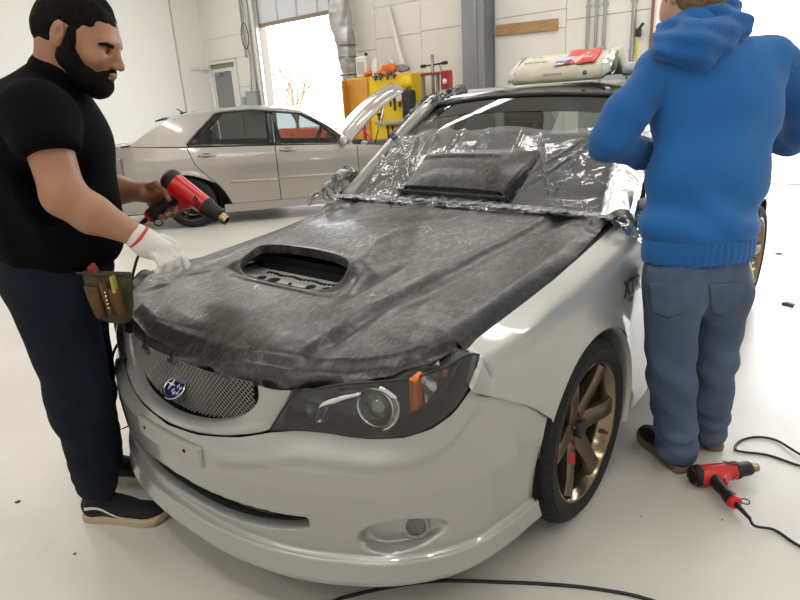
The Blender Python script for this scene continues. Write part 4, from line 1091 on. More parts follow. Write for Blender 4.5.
def shoe(name, par, heel, toe, m_up, m_so, side=1, stripe=None, L=None, soleh=.030, hi=.105):
    """heel, toe: ground points of the sole"""
    h = A_(heel); t = A_(toe); h[2] = t[2] = 0; d = t-h; L = L or np.linalg.norm(d); d /= np.linalg.norm(d)
    n = np.array([-d[1], d[0], 0]); R = np.stack([d, n, UV], 1)
    P3 = lambda x, y, z: h+d*x*L+n*y+UV*z
    up = [ell(P3(.16, 0, .055), (.20*L*.9, .034, .045), R, .02), ell(P3(.45, 0, .050), (.30*L, .038, .040), R, .02), ell(P3(.76, .004*side, .040), (.22*L, .042, .030), R, .02),
          cone(P3(.14, 0, .05), P3(.17, 0, hi), .036, .038 if hi > .1 else .033, .02), cone(P3(.30, 0, .085), P3(.52, 0, .058), .030, .026, .03),
          ('-', 'box', (P3(.5, 0, -.02), np.array([.3, .2, .040]), R, .001), 0)]
    s = solid(name, up, m_up, par, vox=.005, smooth=2)
    # sole as a lofted outline
    out = [(-.01, 0), (.01, .026), (.10, .034), (.30, .033), (.50, .036), (.70, .044), (.85, .041), (.95, .028), (1.0, .004)]
    o2 = crv([(x, y+(.004*side if x > .4 else 0)) for x, y in out]+[(x, -y*.96) for x, y in out[-2:0:-1]], 5, closed=True)
    mb = MB(); rings = []
    for z, k in ((0, .95), (.004, .99), (soleh*.6, 1.0), (soleh-.003, .985), (soleh, .93)):
        lift = [.012*max(0, (p[0]-.75)/.25)**2 for p in o2]
        rings.append([tuple(h+d*((p[0]-.5)*k+.5)*L+n*p[1]*k*1.08+UV*(z+l)) for p, l in zip(o2, lift)])
    mb.ring_loft(rings); so = mb.build('sole', m_so, s, fixn=True, autosmooth=50)
    # laces and tongue
    q = MB()
    for k in range(4):
        x = .34+k*.055; q.tube([P3(x, -.022, .094-.009*k), P3(x+.01, 0, .106-.011*k), P3(x, .022, .094-.009*k)], .0028, 5)
    q.build('laces', m_suede, s)
    if stripe:
        def wav(u, w):
            x = .10+.62*u; z = .052+.016*math.sin(u*5.2+.4)-.020*u+(w-.5)*.010*(1.2-.5*u)
            return tuple(P3(x, -.12*side, z+.008)), tuple(n*side)
        patch(s, wav, 40, 2, stripe, 'side_stripe', s, .0015, solid=.001, label='white wavy side stripe')
    return s
# ---------------------------------------------------------------- the man in black with the heat gun
man = empty('person', (0.998, -0.553, 0.000), 0, 'bearded man in black t-shirt holding a heat gun, one hand in a white glove', 'person')
# dark jeans: pelvis and both legs, one garment
hipN, hipF = (1.034, -0.468, 0.881), (0.940, -0.589, 0.835)
kneeN, kneeF = (1.037, -0.441, 0.518), (0.944, -0.624, 0.440)
ankN, ankF = (1.040, -0.474, 0.180), (0.925, -0.678, 0.138)
def fold_m(g):
    # bunched creases just above the ankle and behind the knee
    s = np.zeros(g.shape[:3])
    for kp, a0 in ((ankN, .10), (ankF, .10)):
        dz = g[..., 2]-kp[2]; s += .004*np.sin(dz*95+g[..., 0]*38+g[..., 1]*25)*np.sin(g[..., 0]*21+g[..., 1]*33+dz*12)*np.exp(-((dz-.06)/.09)**2)
    for kp in (kneeN, kneeF):
        dz = g[..., 2]-kp[2]; s += .003*np.sin(dz*52+g[..., 1]*40)*np.exp(-(dz/.13)**2)
    return s
jp = [ell((0.984, -0.532, 0.938), (.165, .175, .12), k=.06)]
for h_, k_, a_, r_ in ((hipN, kneeN, ankN, (.125, .092, .070)), (hipF, kneeF, ankF, (.115, .082, .066))):
    jp += chain([h_, k_, a_], r_, .05)
jp += [bx3(off(ankN, 0, 0, -.13), (.12, .12, .075), k=.005, op='-'), bx3(off(ankF, .0, 0, -.13), (.12, .12, .075), k=.005, op='-')]
mj = solid('jeans', jp, m_denim, man, vox=.009, disp=cloth(3, .0045, 30, (1, 1, .9), fold_m), smooth=2)
# black t-shirt
tee = [ell((0.944, -0.485, 1.312), (.185, .205, .225), k=.05), ell((0.957, -0.500, 1.140), (.202, .19, .20), k=.06), ell((0.965, -0.510, 1.009), (.178, .175, .13), k=.06),
       cone((1.011, -0.318, 1.414), (0.833, -0.587, 1.427), .078, .080, .06), cone((0.927, -0.450, 1.431), (0.890, -0.407, 1.517), .095, .070, .05),
       cone((1.011, -0.287, 1.398), (1.027, -0.251, 1.336), .092, .088, .04), cone((0.821, -0.603, 1.396), (0.781, -0.617, 1.290), .085, .078, .04),
       bx3((0.987, -0.536, 0.808), (.4, .4, .125), k=.01, op='-')]
elbN, wrN = (1.029, -0.216, 1.194), (0.898, -0.125, 1.068)
up_dir = A_((1.029, -0.216, 1.194))-A_((1.015, -0.276, 1.379)); up_dir = up_dir/np.linalg.norm(up_dir)
cutR = frame(up_dir, BV)
tee.append(('-', 'box', (A_((1.033, -0.243, 1.300))+up_dir*.075, np.array([.075, .14, .14]), cutR, .004), .004))
def tee_fold(g):
    c = A_((0.957, -0.500, 1.140)); q = (g-c)@RM
    return .006*np.sin(q[..., 2]*30+q[..., 0]*22)*np.exp(-((q[..., 0]+.10)/.16)**2)+.004*np.sin(q[..., 0]*60+q[..., 2]*9)*np.exp(-((q[..., 2]+.05)/.2)**2)
mt = solid('t_shirt', tee, m_tee, man, vox=.009, disp=cloth(8, .006, 15, (1, 1, .6), tee_fold), smooth=3)
# bare arms, neck and head share one continuous skin surface each side
sk = chain([(1.021, -0.268, 1.354), elbN], (.060, .055), .03)+chain([elbN, (0.981, -0.183, 1.138), wrN], (.056, .053, .033), .02)
solid('arm', sk, m_skin, man, vox=.006, smooth=3, label='bare forearm reaching over the bonnet')
wrF = (0.670, -0.488, 1.139)
sk = chain([(0.810, -0.590, 1.389), (0.763, -0.643, 1.166), (0.715, -0.572, 1.148), wrF], (.062, .056, .048, .031), .02)
# the bare hand closes round the heat gun grip: palm behind it, fingers round the front, thumb over the near side
sk += [ell((0.645, -0.482, 1.132), (.036, .020, .040), k=.015), cone(wrF, (0.644, -0.481, 1.139), .030, .030, .02)]
sk += chain([(0.659, -0.468, 1.155), (0.655, -0.410, 1.167), (0.650, -0.373, 1.148), (0.649, -0.360, 1.118)], (.016, .0135, .0125, .0105), .010)
for (a, b_, c_, d_) in (((0.614, -0.469, 1.152), (0.584, -0.419, 1.101), (0.584, -0.366, 1.084), (0.613, -0.345, 1.079)), ((0.621, -0.485, 1.132), (0.597, -0.442, 1.081), (0.602, -0.386, 1.068), (0.634, -0.363, 1.071)), ((0.632, -0.498, 1.111), (0.613, -0.461, 1.065), (0.622, -0.409, 1.056), (0.653, -0.385, 1.063)), ((0.644, -0.504, 1.095), (0.631, -0.473, 1.056), (0.638, -0.428, 1.050), (0.667, -0.408, 1.060))):
    sk += chain([a, b_, c_, d_], (.0125, .0115, .0105, .0092), .004)
solid('arm', sk, m_skin, man, vox=.0048, smooth=1, label='bare arm whose hand grips the heat gun')
# white glove: palm, four bent fingers of unequal length, thumb
gl = [cone((0.898, -0.125, 1.065), (0.878, -0.116, 1.041), .036, .038, .02), ell((0.853, -0.103, 1.016), (.044, .036, .030), np.stack([A_(RV)*.93-UV*.37, BV, UV*.93+A_(RV)*.37], 1), .02), cone((0.879, -0.118, 1.044), (0.833, -0.096, 1.007), .034, .030, .02)]
for pts, rs in ((((0.824, -0.100, 1.025), (0.803, -0.083, 1.001), (0.797, -0.068, 0.980), (0.797, -0.053, 0.961)), (.0135, .0125, .0115, .010)),
                (((0.836, -0.083, 1.014), (0.824, -0.062, 0.993), (0.827, -0.057, 0.973), (0.836, -0.068, 0.962)), (.014, .013, .012, .0105)),
                (((0.855, -0.074, 1.008), (0.847, -0.058, 0.984), (0.851, -0.063, 0.964), (0.857, -0.077, 0.957)), (.014, .013, .012, .0105)),
                (((0.876, -0.076, 1.007), (0.870, -0.062, 0.983), (0.872, -0.071, 0.965), (0.877, -0.085, 0.961)), (.013, .012, .011, .010)),
                (((0.850, -0.145, 1.041), (0.816, -0.144, 1.040), (0.791, -0.131, 1.021), (0.782, -0.113, 1.002)), (.016, .014, .0125, .011))):
    gl += chain(pts, rs, .006)
gv = solid('glove', gl, m_knit, man, vox=.0045, smooth=1, disp=lambda g: sines(g, 5, .0009, 90), label='white knitted glove with red cuff band')
cd = A_((0.878, -0.116, 1.041))-A_((0.898, -0.125, 1.065)); cd /= np.linalg.norm(cd)
MB().lathe(A_((0.891, -0.121, 1.059))-cd*.004, cd, [(.037, -.004), (.0390, -.002), (.0390, .003), (.0375, .005)], 28).build('cuff_band', mat('red_band', '#c9342a', .6), gv)
# head: built in its own frame, nodding forwards
th = math.radians(28); HF = RV*math.cos(th)-UV*math.sin(th); HU = RV*math.sin(th)+UV*math.cos(th); HS = BV
hc = A_((0.845, -0.339, 1.608)); HR = np.stack([HF, HS, HU], 1)
def hp(f, s, u): return hc+HF*f+HS*s+HU*u
head = [ell(hp(-.012, 0, .035), (.102, .076, .095), HR, 0), ell(hp(.040, 0, -.015), (.072, .064, .085), HR, .04), ell(hp(.055, 0, -.070), (.050, .048, .042), HR, .03),
        ell(hp(.090, 0, .028), (.015, .048, .011), HR, .018), cone(hp(.104, 0, .012), hp(.128, 0, -.026), .008, .0125, .012), ell(hp(.120, .012, -.030), (.011, .008, .008), HR, .006), ell(hp(.120, -.012, -.030), (.011, .008, .008), HR, .006),
        ell(hp(.111, 0, -.054), (.012, .024, .006), HR, .006), ell(hp(.109, 0, -.066), (.012, .022, .007), HR, .006), ell(hp(.098, 0, -.100), (.018, .022, .016), HR, .015)]
for s in (1, -1):
    head += [ell(hp(.088, .034*s, .004), (.014, .017, .011), HR, .012, '-'), ell(hp(.0805, .033*s, .004), (.0135, .0150, .0115), HR, .004), ell(hp(.074, .048*s, -.026), (.026, .020, .022), HR, .02),
             ell(hp(-.018, .084*s, .002), (.018, .011, .031), HR, .005), ell(hp(-.011, .0955*s, .004), (.0095, .009, .018), HR, .003, '-'), ell(hp(-.020, .091*s, .006), (.005, .005, .013), HR, .002), ell(hp(-.012, .083*s, -.026), (.009, .007, .011), HR, .005)]
nk = [cone(hp(-.035, 0, -.045), (0.896, -0.414, 1.507), .066, .072, .04), ell(hp(-.05, 0, -.03), (.05, .055, .05), HR, .03)]
hd = solid('head', head+nk, m_skin, man, vox=.0036, smooth=1)
hairp = [ell(hp(-.014, 0, .038), (.107, .0805, .099), HR, 0), ell(hp(-.060, 0, -.005), (.062, .078, .065), HR, .03),
         ell(hp(.112, 0, .012), (.056, .12, .062), HR, .01, '-'), ell(hp(.060, .0, -.085), (.10, .12, .09), HR, .012, '-'), ell(hp(-.014, .10, -.008), (.024, .05, .042), HR, .008, '-'), ell(hp(-.014, -.10, -.008), (.024, .05, .042), HR, .008, '-'), ell(hp(-.05, 0, -.115), (.14, .12, .06), HR, .01, '-')]
hr = solid('hair', hairp, m_hair, man, vox=.004, smooth=1, disp=lambda g: sines(g, 11, .0022, 120, 8))
bd = [ell(hp(.052, 0, -.085), (.064, .062, .048), HR, 0), ell(hp(.086, 0, -.103), (.036, .040, .036), HR, .02)]
for s in (1, -1):
    bd += [cone(hp(.012, .070*s, .022), hp(.016, .064*s, -.055), .014, .024, .015), cone(hp(.014, .062*s, -.055), hp(.06, .045*s, -.085), .030, .030, .02), cone(hp(.110, .008*s, -.046), hp(.098, .030*s, -.062), .0085, .0095, .008), cone(hp(.098, .030*s, -.060), hp(.086, .036*s, -.09), .010, .018, .01)]
bd += [ell(hp(.125, 0, -.0605), (.022, .024, .0075), HR, .003, '-'), ell(hp(.070, .078, -.022), (.040, .022, .030), HR, .01, '-'), ell(hp(.070, -.078, -.022), (.040, .022, .030), HR, .01, '-')]
solid('beard', bd, m_hair, man, vox=.0042, smooth=1, disp=lambda g: sines(g, 13, .0018, 130, 8))
solid('lips', [ell(hp(.117, 0, -.0575), (.008, .018, .0035), HR, 0), ell(hp(.115, 0, -.0645), (.008, .017, .0045), HR, .002)], mat('lip_tone', '#9a5d50', .5), man, vox=.0022, smooth=1)
for s in (1, -1):
    q = MB(); q.tube([hp(.1015, .012*s, .016), hp(.1015, .028*s, .021), hp(.094, .045*s, .022), hp(.080, .059*s, .014)], [.0045, .0072, .0066, .003], 8, flat=1); q.build('eyebrow', m_hair, man)
    q = MB(); q.tube([hp(.0935, .020*s, -.004), hp(.0965, .033*s, -.0065), hp(.0895, .047*s, -.003)], [.0016, .0030, .0018], 6); q.build('eyelashes', m_hair, man)
    MB().sphere(hp(.0775, .034*s, -.001), .0125, 14).build('eye', mat('eye_white', '#cfc6bd', .2), man)
solid('neckband', [cone((0.895, -0.413, 1.512), (0.889, -0.406, 1.522), .080, .078, .0), cone((0.903, -0.422, 1.485), (0.880, -0.395, 1.549), .070, .070, .0, '-')], m_tee, man, vox=.005, smooth=1)
shoe('shoe', man, (1.069, -0.584, 0.000), (0.901, -0.311, 0.000), m_suede, m_cream, side=1, stripe=mat('white_stripe', '#d6d2c6', .6))
shoe('shoe', man, (0.935, -0.808, 0.000), (0.841, -0.675, 0.000), m_suede, m_cream, side=-1, stripe=mat('white_stripe', '#d6d2c6', .6), L=.29)
# tool pouch hanging on the belt
po = empty('tool_pouch', (0.930, -0.284, 0.887), 0, 'olive tool pouch with tan pockets hanging from the belt of the man in black', 'pouch')
m_canvas = mat('olive_canvas', '#38341e', .85, bump=.4, bscale=120, var=1, vscale=16, col2='#494226'); m_tan = mat('tan_leather', '#63411c', .7, bump=.2, bscale=60, var=1, vscale=20, col2='#4a2f14')
pc0 = A_((0.941, -0.267, 0.874)); 
PR = frame(RV-UV*.10, UV); 
def pp(a, b, z): return Vector(pc0+RV*a+BV*b+UV*(z-.10*a))
def pouch_ring(z, hw, d): return [pp(hw*math.copysign(abs(math.cos(t))**.7, math.cos(t)), -d*max(math.sin(t), -.25), z) for t in np.linspace(0, 2*PI, 25)[:-1]]
MB().ring_loft([pouch_ring(z, hw, d) for z, hw, d in ((-.085, .030, .012), (-.075, .045, .022), (-.03, .058, .036), (.03, .066, .045), (.075, .070, .045))]).build('pouch_body', m_canvas, po, fixn=True)
for a0, w_, z0, z1, m_ in ((-.030, .020, -.06, .045, m_tan), (.006, .011, -.05, .06, m_tan), (.034, .019, -.05, .040, m_tan)):
    MB().grid(lambda u, v: pp(a0+(u-.5)*2*w_*(.75+.25*v), -.046-.010*math.sin(PI*u)-.0*v+.020*(1-v)**2, z0+(z1-z0)*v), 8, 8).build('pocket', m_, po, solid=.004, off=1, fixn=True)
q = MB().tube([pp(-.072, -.030, .078), pp(0, -.050, .080), pp(.074, -.030, .078)], .006, 6, flat=.5); q.build('binding', m_canvas, po)
for k in range(5): MB().sphere(pp(.012, -.058, .03-.012*k), .004, 8).build('rivet', m_chrome, po)
tag(MB().box(pp(.040, -.052, .055), (.022, .010, .05), rot=(0, 0, .7), bev=.002).build('measuring_tape_clip', mat('dull_yellow', '#a59a4c', .5)), 'small yellow blade holder clipped in the front of the tool pouch', 'tool')
tag(MB().box(pp(-.028, -.02, .088), (.030, .015, .030), rot=(.2, .3, .6), bev=.004).build('squeegee', mat('orange_red_plastic', '#8e2f17', .5)), 'orange red squeegee sticking out of the tool pouch', 'squeegee')
# ---------------------------------------------------------------- the man in the blue hoodie
guy = empty('person', (-0.519, 1.068, -0.000), 0, 'man in bright blue hoodie and faded jeans seen from behind at the car door', 'person')
hL, hR = (-0.381, 0.981, 0.737), (-0.562, 1.099, 0.695)
kL, kR = (-0.408, 0.997, 0.403), (-0.607, 1.090, 0.389)
aL, aR = (-0.453, 1.033, 0.072), (-0.649, 1.093, 0.081)
def fold_b(g):
    s = np.zeros(g.shape[:3])
    for kp in (aL, aR):
        dz = g[..., 2]-kp[2]; s += .0045*np.sin(dz*85+g[..., 0]*40+g[..., 1]*24)*np.sin(g[..., 0]*24+g[..., 1]*30+dz*14)*np.exp(-((dz-.06)/.10)**2)
    for kp in (kL, kR):
        dz = g[..., 2]-kp[2]; s += .0025*np.sin(dz*50+g[..., 1]*44)*np.exp(-(dz/.14)**2)
    return s
jb = [ell((-0.466, 1.034, 0.784), (.172, .118, .12), k=.05), ell((-0.371, 0.999, 0.704), (.094, .085, .10), k=.04), ell((-0.520, 1.111, 0.672), (.090, .085, .10), k=.04)]
for h_, k_, a_, r_ in ((hL, kL, aL, (.098, .080, .075)), (hR, kR, aR, (.096, .078, .072))): jb += chain([h_, k_, a_], r_, .035)
jb += [bx3(off(aL, -.01, 0, -.115), (.088, .085, .075), k=.004, op='-'), bx3(off(aR, 0.01, 0, -.12), (.086, .085, .075), k=.004, op='-')]
bj = solid('jeans', jb, m_denim2, guy, vox=.009, disp=cloth(21, .004, 32, (1, 1, .9), fold_b), smooth=2)
for (u0, u1, v0, v1) in (((0.018, 1.022, 0.858), (-0.056, 1.109, 0.851), (0.006, 1.036, 0.770), (-0.058, 1.111, 0.764)), ((-0.094, 1.153, 0.845), (-0.161, 1.230, 0.844), (-0.107, 1.168, 0.759), (-0.163, 1.234, 0.763))):
    def pk(u, v, a=A_(u0), b_=A_(u1), c_=A_(v0), d_=A_(v1)):
        t = a*(1-u)+b_*u; o_ = c_*(1-u)+d_*u; p = t*(1-v)+o_*v-UV*.02*v*(1-abs(2*u-1)); cpos = np.array([1.6904, 1.531, 1.3853]); dd = p-cpos
        return tuple(p), tuple(dd/np.linalg.norm(dd))
    patch(bj, pk, 14, 12, m_denim2, 'back_pocket', bj, .002, solid=.003)
hood_t = [ell((-0.571, 1.018, 1.292), (.212, .130, .19), k=.05), ell((-0.509, 1.022, 1.084), (.202, .128, .19), k=.05), ell((-0.459, 1.025, 0.931), (.196, .130, .10), k=.05),
          cone((-0.458, 0.870, 1.421), (-0.717, 1.126, 1.439), .085, .085, .06), cone((-0.537, 0.963, 1.439), (-0.529, 0.938, 1.537), .105, .085, .05), bx3((-0.465, 1.032, 0.805), (.4, .4, .055), k=.01, op='-')]
def hoodie_fold(g):
    c = A_((-0.472, 1.025, 0.966)); q = (g-c)@RM
    return .007*np.sin(q[..., 2]*42+q[..., 0]*16+2*np.sin(q[..., 0]*12))*np.exp(-((q[..., 2])/.10)**2)+.005*np.sin(q[..., 0]*30-q[..., 2]*24)*np.exp(-((q[..., 2]-.25)/.12)**2)
bt = solid('hoodie', hood_t, m_blue, guy, vox=.009, disp=cloth(31, .003, 14, (1, 1, 1), hoodie_fold), smooth=3)
solid('waistband', [ell((-0.463, 1.030, 0.861), (.186, .122, .2), k=0), bx3((-0.464, 1.031, 0.858), (.3, .3, .041), k=.006, op='&', rad=.012)], m_waff, guy, vox=.006, smooth=1, disp=lambda g: .002*np.sin((g@RV)*260))
def armfold(g): return sines(g, 41, .0045, 34, 6, (1, 1, 1))
solid('sleeve', chain([(-0.443, 0.869, 1.415), (-0.370, 0.798, 1.310), (-0.322, 0.759, 1.211)], (.078, .068, .060), .03)+chain([(-0.322, 0.759, 1.211), (-0.494, 0.805, 1.162), (-0.684, 0.842, 1.173)], (.058, .050, .040), .03), m_waff, guy, vox=.008, smooth=2, disp=armfold, label='blue waffle knit sleeve bent at the elbow')
solid('sleeve', chain([(-0.726, 1.136, 1.433), (-0.845, 1.214, 1.318), (-0.946, 1.239, 1.212)], (.082, .074, .066), .03)+chain([(-0.946, 1.239, 1.212), (-1.050, 1.176, 1.162), (-1.093, 1.041, 1.159)], (.064, .054, .042), .03), m_waff, guy, vox=.008, smooth=2, disp=armfold, label='blue waffle knit sleeve')
for wr, kn, tp in (((-0.684, 0.842, 1.173), (-0.792, 0.861, 1.170), (-0.888, 0.880, 1.154)), ((-1.093, 1.041, 1.159), (-1.147, 0.982, 1.147), (-1.183, 0.931, 1.128))):
    hn = [cone(wr, kn, .028, .034, .02)]
    d_ = A_(tp)-A_(kn)
    for i in range(4):
        s_ = A_(kn)+UV*(.027-.018*i); hn += chain([s_, s_+d_*.55+UV*.004, s_+d_*(1.0+.12*(i in (1, 2)))-UV*.02], (.0115, .0105, .009), .005)
    hn += chain([A_(kn)+UV*.02-BV*.02, A_(kn)+d_*.4+UV*.035-BV*.03, A_(kn)+d_*.8+UV*.03-BV*.03], (.014, .012, .010), .008)
    solid('hand', hn, m_skin2, guy, vox=.005, smooth=1)
# hood lying on the shoulders
hdp = [cone((-0.393, 0.903, 1.484), (-0.426, 0.987, 1.482), .045, .055, .03), cone((-0.426, 0.987, 1.482), (-0.550, 1.054, 1.543), .055, .042, .03), cone((-0.413, 0.895, 1.502), (-0.507, 0.851, 1.545), .040, .034, .02), cone((-0.550, 1.054, 1.543), (-0.662, 1.001, 1.602), .040, .034, .02),
       ell((-0.467, 0.973, 1.525), (.105, .06, .055), k=.03), cone((-0.450, 0.892, 1.550), (-0.551, 1.009, 1.588), .036, .034, .02)]
solid('hood', hdp, m_waff, guy, vox=.006, smooth=2, disp=lambda g: sines(g, 55, .006, 42, 6)+.004*np.sin(((g@UV)*110+(g@RV)*30)))
gc = A_((-0.570, 0.908, 1.678)); gR = frame(BV-RV*.35-UV*.35, UV)
solid('head', [ell(gc, (.098, .074, .112), gR, 0), cone(gc-UV*.05, A_((-0.533, 0.943, 1.537)), .055, .062, .03), ell(gc+gR[:, 0]*.06-UV*.05, (.05, .055, .06), gR, .03), cone(gc+gR[:, 0]*.098, gc+gR[:, 0]*.112-UV*.02, .008, .012, .01)]+
      [ell(gc+gR[:, 1]*.077*s-UV*.018, (.016, .009, .030), gR, .005) for s in (1, -1)], m_skin2, guy, vox=.0045, smooth=1)
solid('hair', [ell(gc+UV*.008-gR[:, 0]*.006, (.104, .082, .116), gR, 0), ell(gc-gR[:, 0]*.05-UV*.055, (.055, .068, .06), gR, .03), ell(gc+gR[:, 0]*.105-UV*.03, (.062, .12, .085), gR, .015, '-'), ell(gc+gR[:, 1]*.1-UV*.04+gR[:, 0]*.01, (.03, .04, .05), gR, .01, '-'), ell(gc-gR[:, 1]*.1-UV*.04+gR[:, 0]*.01, (.03, .04, .05), gR, .01, '-')],
      m_hairb, guy, vox=.0045, smooth=1, disp=lambda g: sines(g, 61, .003, 110, 8))
shoe('shoe', guy, (-0.413, 1.076, 0.000), (-0.605, 0.857, 0.000), m_suede, m_gum, side=1, L=.29, hi=.062)
shoe('shoe', guy, (-0.632, 1.134, 0.000), (-0.902, 0.966, 0.000), m_suede, m_gum, side=-1, L=.29, hi=.062)

# ================================================================ silver sedan parked behind with its bonnet raised
SD = math.radians(141.5); SO = Vector((-2.38, -5.34, 0))+Vector((-math.sin(SD), math.cos(SD), 0))*.86
sed = empty('car', SO, SD, 'silver four door sedan with its bonnet raised parked behind the hatchback', 'car')
SMx = Matrix.Translation(SO) @ Matrix.Rotation(SD, 4, 'Z')
m_sed = mat('sedan_silver', '#a39d98', .28, .5, coat=.8)
def W(x, y, z): return SMx @ Vector((x, y, z))
def sy_side(x):
    return itp(x, [-1.03, -.98, -.85, -.6, -.3, .3, 1.2, 2.2, 2.9, 3.2, 3.38], [.62, .70, .775, .822, .845, .858, .86, .855, .82, .74, .55])
def belt(x): return itp(x, [-1.0, -.55, .05, 1.1, 1.87, 2.2, 2.8, 3.35], [1.02, 1.04, 1.0, .945, .905, .885, .82, .70])
def swall(sg, xa, xb, zb, n=20, m=22, arch=None, ztf=belt):
    """xa, xb, zb: numbers or functions of height / x"""
    cols = []
    for i in range(n+1):
        u = i/n; col_ = []
        xm = (xa(.6) if callable(xa) else xa)*(1-u)+(xb(.6) if callable(xb) else xb)*u
        z0 = zb
        for a in (0, 2.67):
            if arch and abs(xm-a) < .355: z0 = max(z0, .315+math.sqrt(.355**2-(xm-a)**2))
        for j in range(m+1):
            z = z0+(ztf(xm)-z0)*j/m
            x = (xa(z) if callable(xa) else xa)*(1-u)+(xb(z) if callable(xb) else xb)*u
            ys = sy_side(x); k = itp(z, [.18, .28, .48, .60, .75, .86, .95, 1.05], [.955, .975, .985, 1.0, .995, .975, .94, .90])
            r = math.hypot(x-(0 if x < 1.3 else 2.67), z-.315); fl = .012*(1-sst(0, .06, r-.355)) if arch else 0
            col_.append(W(x, sg*(ys*k+fl), z))
        cols.append(col_)
    return MB().ring_loft(cols, closed=False, cap=False)
rdx = lambda z: itp(z, [.2, .33, .42, .52, .64, .78, .99], [.52, .47, .43, .36, .24, .12, .045])
for sg in (-1, 1):
    for xs_ in (lambda z: rdx(z)+.001, lambda z: 1.12, lambda z: 2.164):
        MB().ring_loft([[W(xs_(z)+d, sg*(sy_side(xs_(z))*itp(z, [.18, .28, .48, .60, .75, .86, .95, 1.05], [.955, .975, .985, 1.0, .995, .975, .94, .90])-.012), z) for d in (-.03, .03)] for z in np.linspace(.26, .99 if sg*0 == 0 else 1, 14) if z < belt(xs_(z))], closed=False, cap=False).build('gap_blackout', m_void, sed, solid=.004)  # black strips added behind the door gaps to stop light leaking through
    # doors with handles and mouldings
    rd = swall(sg, lambda z: rdx(z)+.006, 1.115, .265).build('rear_door', m_sed, sed, fixn=True)
    fd = swall(sg, 1.125, 2.16, .265).build('front_door', m_sed, sed, fixn=True)
    for o, xh, xm0, xm1 in ((rd, .27, .52, 1.09), (fd, 1.27, 1.15, 2.10)):
        MB().tube([W(xh-.10, sg*.850, .885), W(xh-.07, sg*.872, .888), W(xh+.08, sg*.872, .883), W(xh+.11, sg*.850, .88)], .011, 8).build('door_handle', m_sed, o)
        MB().sphere(W(xh, sg*.838, .885), .045, 12, sc3=(1.5, .3, .6), rot=Matrix.Rotation(SD, 3, 'Z')).build('handle_cup', mat('handle_shadow', '#5f5c59', .4, .4), o)
        MB().ring_loft([[W(xm0+(xm1-xm0)*t, sg*(.858), .560-.012*t), W(xm0+(xm1-xm0)*t, sg*.874, .556-.012*t), W(xm0+(xm1-xm0)*t, sg*.874, .534-.012*t), W(xm0+(xm1-xm0)*t, sg*.858, .528-.012*t)] for t in np.linspace(0, 1, 8)]).build('side_moulding', m_sed, o)
    swall(sg, -1.03, lambda z: rdx(z)-.004, .22, 40, 26, arch=True).build('rear_quarter', m_sed, sed, fixn=True)
    swall(sg, 2.168, 3.38, .22, 40, 26, arch=True).build('front_wing', m_sed, sed, fixn=True)
    swall(sg, .40, 2.30, .155, 20, 6, ztf=lambda x: .26).build('side_sill', m_sed, sed, fixn=True)
    for a in (0, 2.67):
        L_ = MB(); L_.ring_loft([[W(a+.36*math.cos(t), sg*y, .315+.36*math.sin(t)) for y in (.84, .56)] for t in np.linspace(-.4, PI+.4, 30)], closed=False, cap=False)
        L_.add([W(a+.36*math.cos(t), sg*.56, .315+.36*math.sin(t)) for t in np.linspace(-.4, PI+.4, 30)], [tuple(range(30))], 0, False); L_.build('arch_liner', m_void, sed)
# tail
cols = []
for t in np.linspace(-1, 1, 25):
    y = .62*t; xr = -1.03-.05*(1-t*t)
    cols.append([W(xr+.03, y, .22), W(xr-.03, y, .30), W(xr-.05, y, .45), W(xr-.04, y, .58), W(xr, y, .64), W(xr+.0, y, .80), W(xr-.01, y, .98), W(xr+.02, y, 1.03), W(xr+.10, y*.98, 1.05)])
MB().ring_loft(cols, closed=False, cap=False).build('tail_panel', m_sed, sed, fixn=True)
def deck(x): return itp(x, [-1.0, -.9, -.6], [1.045, 1.06, 1.085])
MB().grid(lambda u, v: W(-.95+.45*v, (2*u-1)*(.70+.02*v), deck(-.95+.45*v)+.015*(1-(2*u-1)**4)-.02), 20, 8).build('boot_lid', m_sed, sed)
for sg in (-1, 1):
    cols = []
    for xx in np.linspace(-1.04, -.74, 10):
        b0 = .70+.05*(xx+1.04); cols.append([W(xx, sg*(sy_side(xx)*1.0+.004), b0+(.93-b0)*j/6-.0) for j in range(7)])
    MB().ring_loft(cols, closed=False, cap=False).build('tail_lamp', mat('tail_red', '#7a2018', .15, coat=1) if False else mat('tail_smoke', '#8f7f7c', .15, .3, coat=1), sed, solid=.006)
